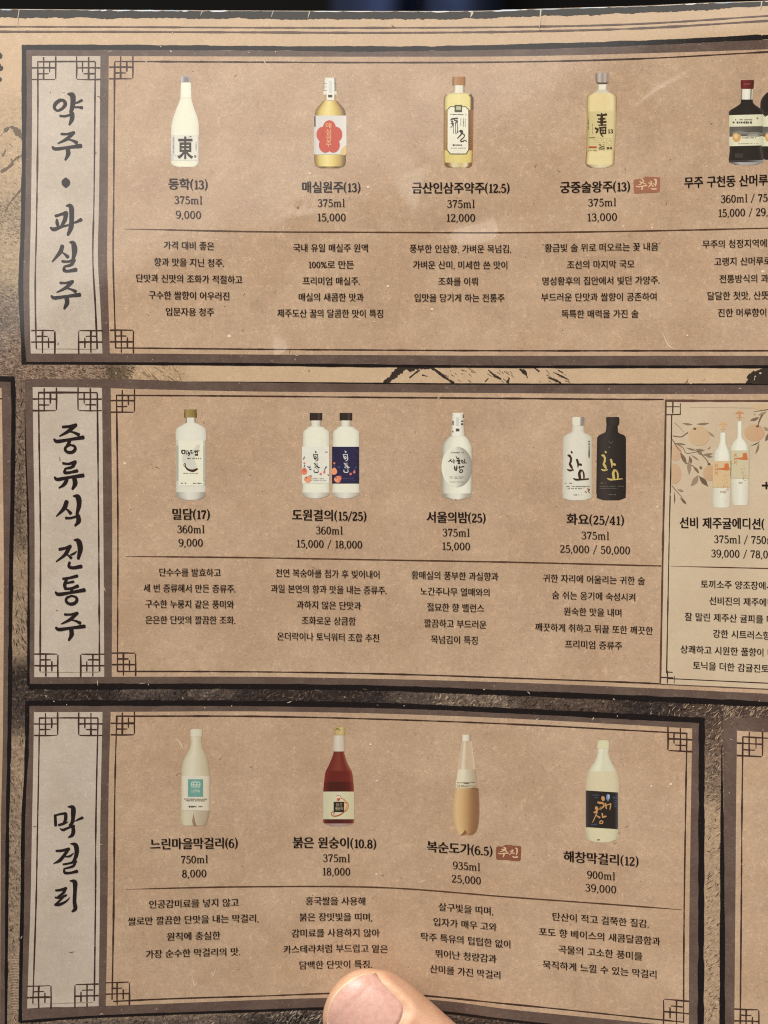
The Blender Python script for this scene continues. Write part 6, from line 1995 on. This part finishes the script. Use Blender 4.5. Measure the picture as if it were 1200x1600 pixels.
# four fingers behind the sheet, pads against its back
for (kx, ky), (mx, my), (tx, ty), r in (((740, 1870), (640, 1740), (585, 1600), 8.6), ((830, 1800), (735, 1640), (690, 1480), 9.0), ((940, 1790), (860, 1630), (822, 1490), 8.6), ((1050, 1850), (985, 1715), (955, 1600), 7.6)):
    pieces.append(tube([at3(kx + 110, ky + 150, -.027), at3(kx, ky, -.026), at3((kx + mx) / 2, (ky + my) / 2, -.023), at3(mx, my, ZB - r * mm - .0035), at3((mx + tx) / 2, (my + ty) / 2, ZB - r * mm - .0012), at3(tx, ty, float(zf(tx, ty)) - .0009 - r * mm * .93)],
                       [r * 1.2 * mm, r * 1.15 * mm, r * 1.05 * mm, r * 1.06 * mm, r * .95 * mm, r * .84 * mm]))
V, F = [], []
for v_, f_ in pieces:
    b0 = len(V)
    V += v_
    F += [tuple(q + b0 for q in f) for f in f_]
me = bpy.data.meshes.new('hand_shape')
me.from_pydata([tuple(map(float, v)) for v in V], [], F)
tmp = bpy.data.objects.new('hand_shape', me)
COL.objects.link(tmp)
rm = tmp.modifiers.new('r', 'REMESH')
rm.mode = 'VOXEL'
rm.voxel_size = 0.00055
sm_ = tmp.modifiers.new('s', 'SMOOTH')
sm_.factor = 0.5
sm_.iterations = 7
dg = bpy.context.evaluated_depsgraph_get()
hm = bpy.data.meshes.new_from_object(tmp.evaluated_get(dg))
bpy.data.objects.remove(tmp)
hm.name = 'hand'
# even out the joins of palm, thumb root and wrist; the thumb's end keeps its detail
nv_ = len(hm.vertices)
hc = np.empty(nv_ * 3); hm.vertices.foreach_get('co', hc); hc = hc.reshape(-1, 3)
he = np.empty(len(hm.edges) * 2, int); hm.edges.foreach_get('vertices', he); he = he.reshape(-1, 2)
deg = np.bincount(he.ravel(), minlength=nv_)[:, None].clip(1)
tip3 = at3(SKIN_T[0], SKIN_T[1], ZS + .008)
wgt = np.clip((np.linalg.norm(hc - tip3, axis=1, keepdims=True) - .034) / .02, 0, 1) * (hc[:, 2:3] > -.022 + 0 * hc[:, 2:3]).astype(float)
for _ in range(110):
    acc = np.zeros_like(hc)
    for k in range(3):
        acc[:, k] = np.bincount(he[:, 0], hc[he[:, 1], k], nv_) + np.bincount(he[:, 1], hc[he[:, 0], k], nv_)
    hc += .6 * wgt * (acc / deg - hc)
hm.vertices.foreach_set('co', hc.ravel())
hm.update()
base = at3(1090, 2260, -.022)
hm.transform(__import__('mathutils').Matrix.Translation(-Vector(base)))
hm.polygons.foreach_set('use_smooth', [True] * len(hm.polygons))
hand = bpy.data.objects.new('hand', hm)
COL.objects.link(hand)
hand.location = base
hand['label'] = "bare right hand gripping the menu's bottom edge with its thumb on top"
hand['category'] = 'hand'

# skin and nail
t = NT('skin')
co = t.n('ShaderNodeTexCoord').outputs['Object']
n1 = t.noise(co, 260.0, 4.0, 0.6)
n2 = t.noise(co, 900.0, 3.0, 0.6)
n3 = t.noise(t.mapping(co, scale=(1, 2.6, 1), rot=0.78), 1500.0, 3.0, 0.65, 0.6)
c = t.mix(t.sm(n1, 0.35, 0.68), lin((236, 188, 154)), lin((226, 172, 138)))
c = t.mix(t.math('MULTIPLY', t.sm(n2, 0.5, 0.75), 0.22), c, lin((216, 160, 134)))
t.link(c, t.b.inputs['Base Color'])
t.b.inputs['Roughness'].default_value = 0.40
t.b.inputs['Specular IOR Level'].default_value = 0.42
t.b.inputs['Subsurface Weight'].default_value = 0.35
t.b.inputs['Subsurface Radius'].default_value = (1.0, 0.42, 0.25)
t.b.inputs['Subsurface Scale'].default_value = 0.0022
t.bump(t.math('ADD', t.math('MULTIPLY', n3, 0.7), t.math('MULTIPLY', n2, 0.5)), 1.4e-4, 0.65)
hm.materials.clear()
hm.materials.append(t.m)


def nail_mat(name, ca, cb, rough, sss):
    t = NT(name)
    co = t.n('ShaderNodeTexCoord').outputs['UV']
    n = t.noise(t.mapping(co, scale=(1, 1, 1)), 2.2, 3.0, 0.6)
    st_ = t.noise(t.mapping(co, scale=(0.6, 14, 1)), 3.0, 2.0, 0.6)
    t.link(t.mix(t.sm(n, 0.35, 0.66), lin(ca), lin(cb)), t.b.inputs['Base Color'])
    t.b.inputs['Roughness'].default_value = rough
    t.b.inputs['Specular IOR Level'].default_value = 0.5
    t.b.inputs['Subsurface Weight'].default_value = sss
    t.b.inputs['Subsurface Radius'].default_value = (1.0, 0.5, 0.35)
    t.b.inputs['Subsurface Scale'].default_value = 0.0012
    t.bump(st_, 5e-5, 0.35)
    return t.m


M_NAIL = nail_mat('nail', (232, 184, 166), (224, 172, 155), 0.24, 0.25)
M_NEDGE = nail_mat('nail_free_edge', (238, 216, 178), (232, 206, 166), 0.36, 0.15)


def free_s(p):
    """where the nail's free edge runs, as axis coordinate of p"""
    d = (p + 19.0)
    return 9.5 + 0.0046 * d * d + (0.0000011 * d ** 4)


def end_s(p):
    d = (p + 20.0) / 54.0
    return NAIL_E - 20.0 * abs(d) ** 3


V, F, UVs = [], [], []
NP, NS = 48, 40
for j in range(NS + 1):
    for i in range(NP + 1):
        p = -77.0 + (NAIL_R + 77.0 + 1.5) * i / NP
        s0, s1 = free_s(p), end_s(p)
        if s1 < s0 + 8:
            s1 = s0 + 8
        s_ = s0 + (s1 - s0) * j / NS
        lift = 0.00030 - 0.00055 * math.exp(-((p - NAIL_R - 1.5) / 2.4) ** 2) - 0.0007 * math.exp(-((s_ - s1) / 4.0) ** 2)
        # the plate is stiffer than the flesh: a gentle arch, blended into the finger's own top
        zt = th_top(max(s_, 14), max(min(p, 36), -72))
        arch = th_top(max(s_, 40), -16) - 0.0027 * ((p + 18) / 56.0) ** 2 - 0.0012 * max(0, (34 - s_) / 34.0) ** 2
        z = 0.5 * zt + 0.5 * arch + lift
        V.append(at3(*th_uv(s_, p), z))
        UVs.append((s_ / 20, p / 20))
for j in range(NS):
    for i in range(NP):
        a = j * (NP + 1) + i
        F.append((a, a + NP + 1, a + NP + 2, a + 1))
nm = bpy.data.meshes.new('thumbnail')
nm.from_pydata([tuple(map(float, np.array(v) - base)) for v in V], [], F)
ul = nm.uv_layers.new(name='UVMap')
for lp in nm.loops:
    ul.data[lp.index].uv = UVs[lp.vertex_index]
nm.materials.append(M_NAIL)
nm.materials.append(M_NEDGE)
for pl in nm.polygons:
    j = pl.index // NP
    i = pl.index % NP
    p = -77.0 + (NAIL_R + 78.5) * (i + .5) / NP
    s0, s1 = free_s(p), max(end_s(p), free_s(p) + 8)
    if (j + .5) / NS * (s1 - s0) < 2.6 + 0.8 * math.sin(p / 9.0):
        pl.material_index = 1
    pl.use_smooth = True
nail = bpy.data.objects.new('thumbnail', nm)
COL.objects.link(nail)
so = nail.modifiers.new('thickness', 'SOLIDIFY')
so.thickness = 0.00045
so.offset = -1
nail.parent = hand

# ------------------------------------------------------------------ what lies far below, beyond the menu's top edge
t = NT('dark_floor')
co = t.n('ShaderNodeTexCoord').outputs['Object']
n = t.noise(co, 5.0, 4.0, 0.6)
t.link(t.mix(t.sm(n, .35, .7), lin((16, 14, 13)), lin((10, 9, 9))), t.b.inputs['Base Color'])
t.b.inputs['Roughness'].default_value = 0.8
t.b.inputs['Specular IOR Level'].default_value = 0.1
fm = bpy.data.meshes.new('floor')
fm.from_pydata([(-3, -3, 0), (3, -3, 0), (3, 3, 0), (-3, 3, 0)], [], [(0, 1, 2, 3)])
fm.materials.append(t.m)
floor = bpy.data.objects.new('floor', fm)
COL.objects.link(floor)
floor.location = (0, 0, -0.62)
floor['kind'] = 'structure'

t = NT('navy_cloth')
co = t.n('ShaderNodeTexCoord').outputs['Object']
n = t.noise(co, 60.0, 3.0, 0.6)
t.link(t.mix(t.sm(n, .3, .7), lin((40, 56, 92)), lin((26, 38, 68))), t.b.inputs['Base Color'])
t.b.inputs['Roughness'].default_value = 0.9
cx0, cy0, zc0 = 0.022, 0.36, -0.62
V, F = [], []
NX, NY = 40, 30
for j in range(NY + 1):
    for i in range(NX + 1):
        a, b_ = i / NX * 2 - 1, j / NY * 2 - 1
        edge = max(abs(a) ** 4, abs(b_) ** 6)
        h = 0.10 * (1 - edge) * (0.75 + 0.25 * abs(math.sin(a * 2.6 + .2 * b_))) - 0.07 * math.exp(-((a + 0.02 - .08 * b_) / .10) ** 2) * (1 - edge)
        V.append((a * 0.055, b_ * 0.15, max(h, 0.0) + 0.002))
for j in range(NY):
    for i in range(NX):
        a = j * (NX + 1) + i
        F.append((a, a + 1, a + NX + 2, a + NX + 1))
cm = bpy.data.meshes.new('cloth')
cm.from_pydata(V, [], F)
cm.polygons.foreach_set('use_smooth', [True] * len(cm.polygons))
cm.materials.append(t.m)
cl = bpy.data.objects.new('cloth', cm)
COL.objects.link(cl)
cl.location = (cx0, cy0, zc0)
cl['label'] = 'folded dark blue cloth, out of focus beyond the top edge of the menu'
cl['category'] = 'cloth'
for o in list(menu.children):
    o.location = o.location - MENU_LOC
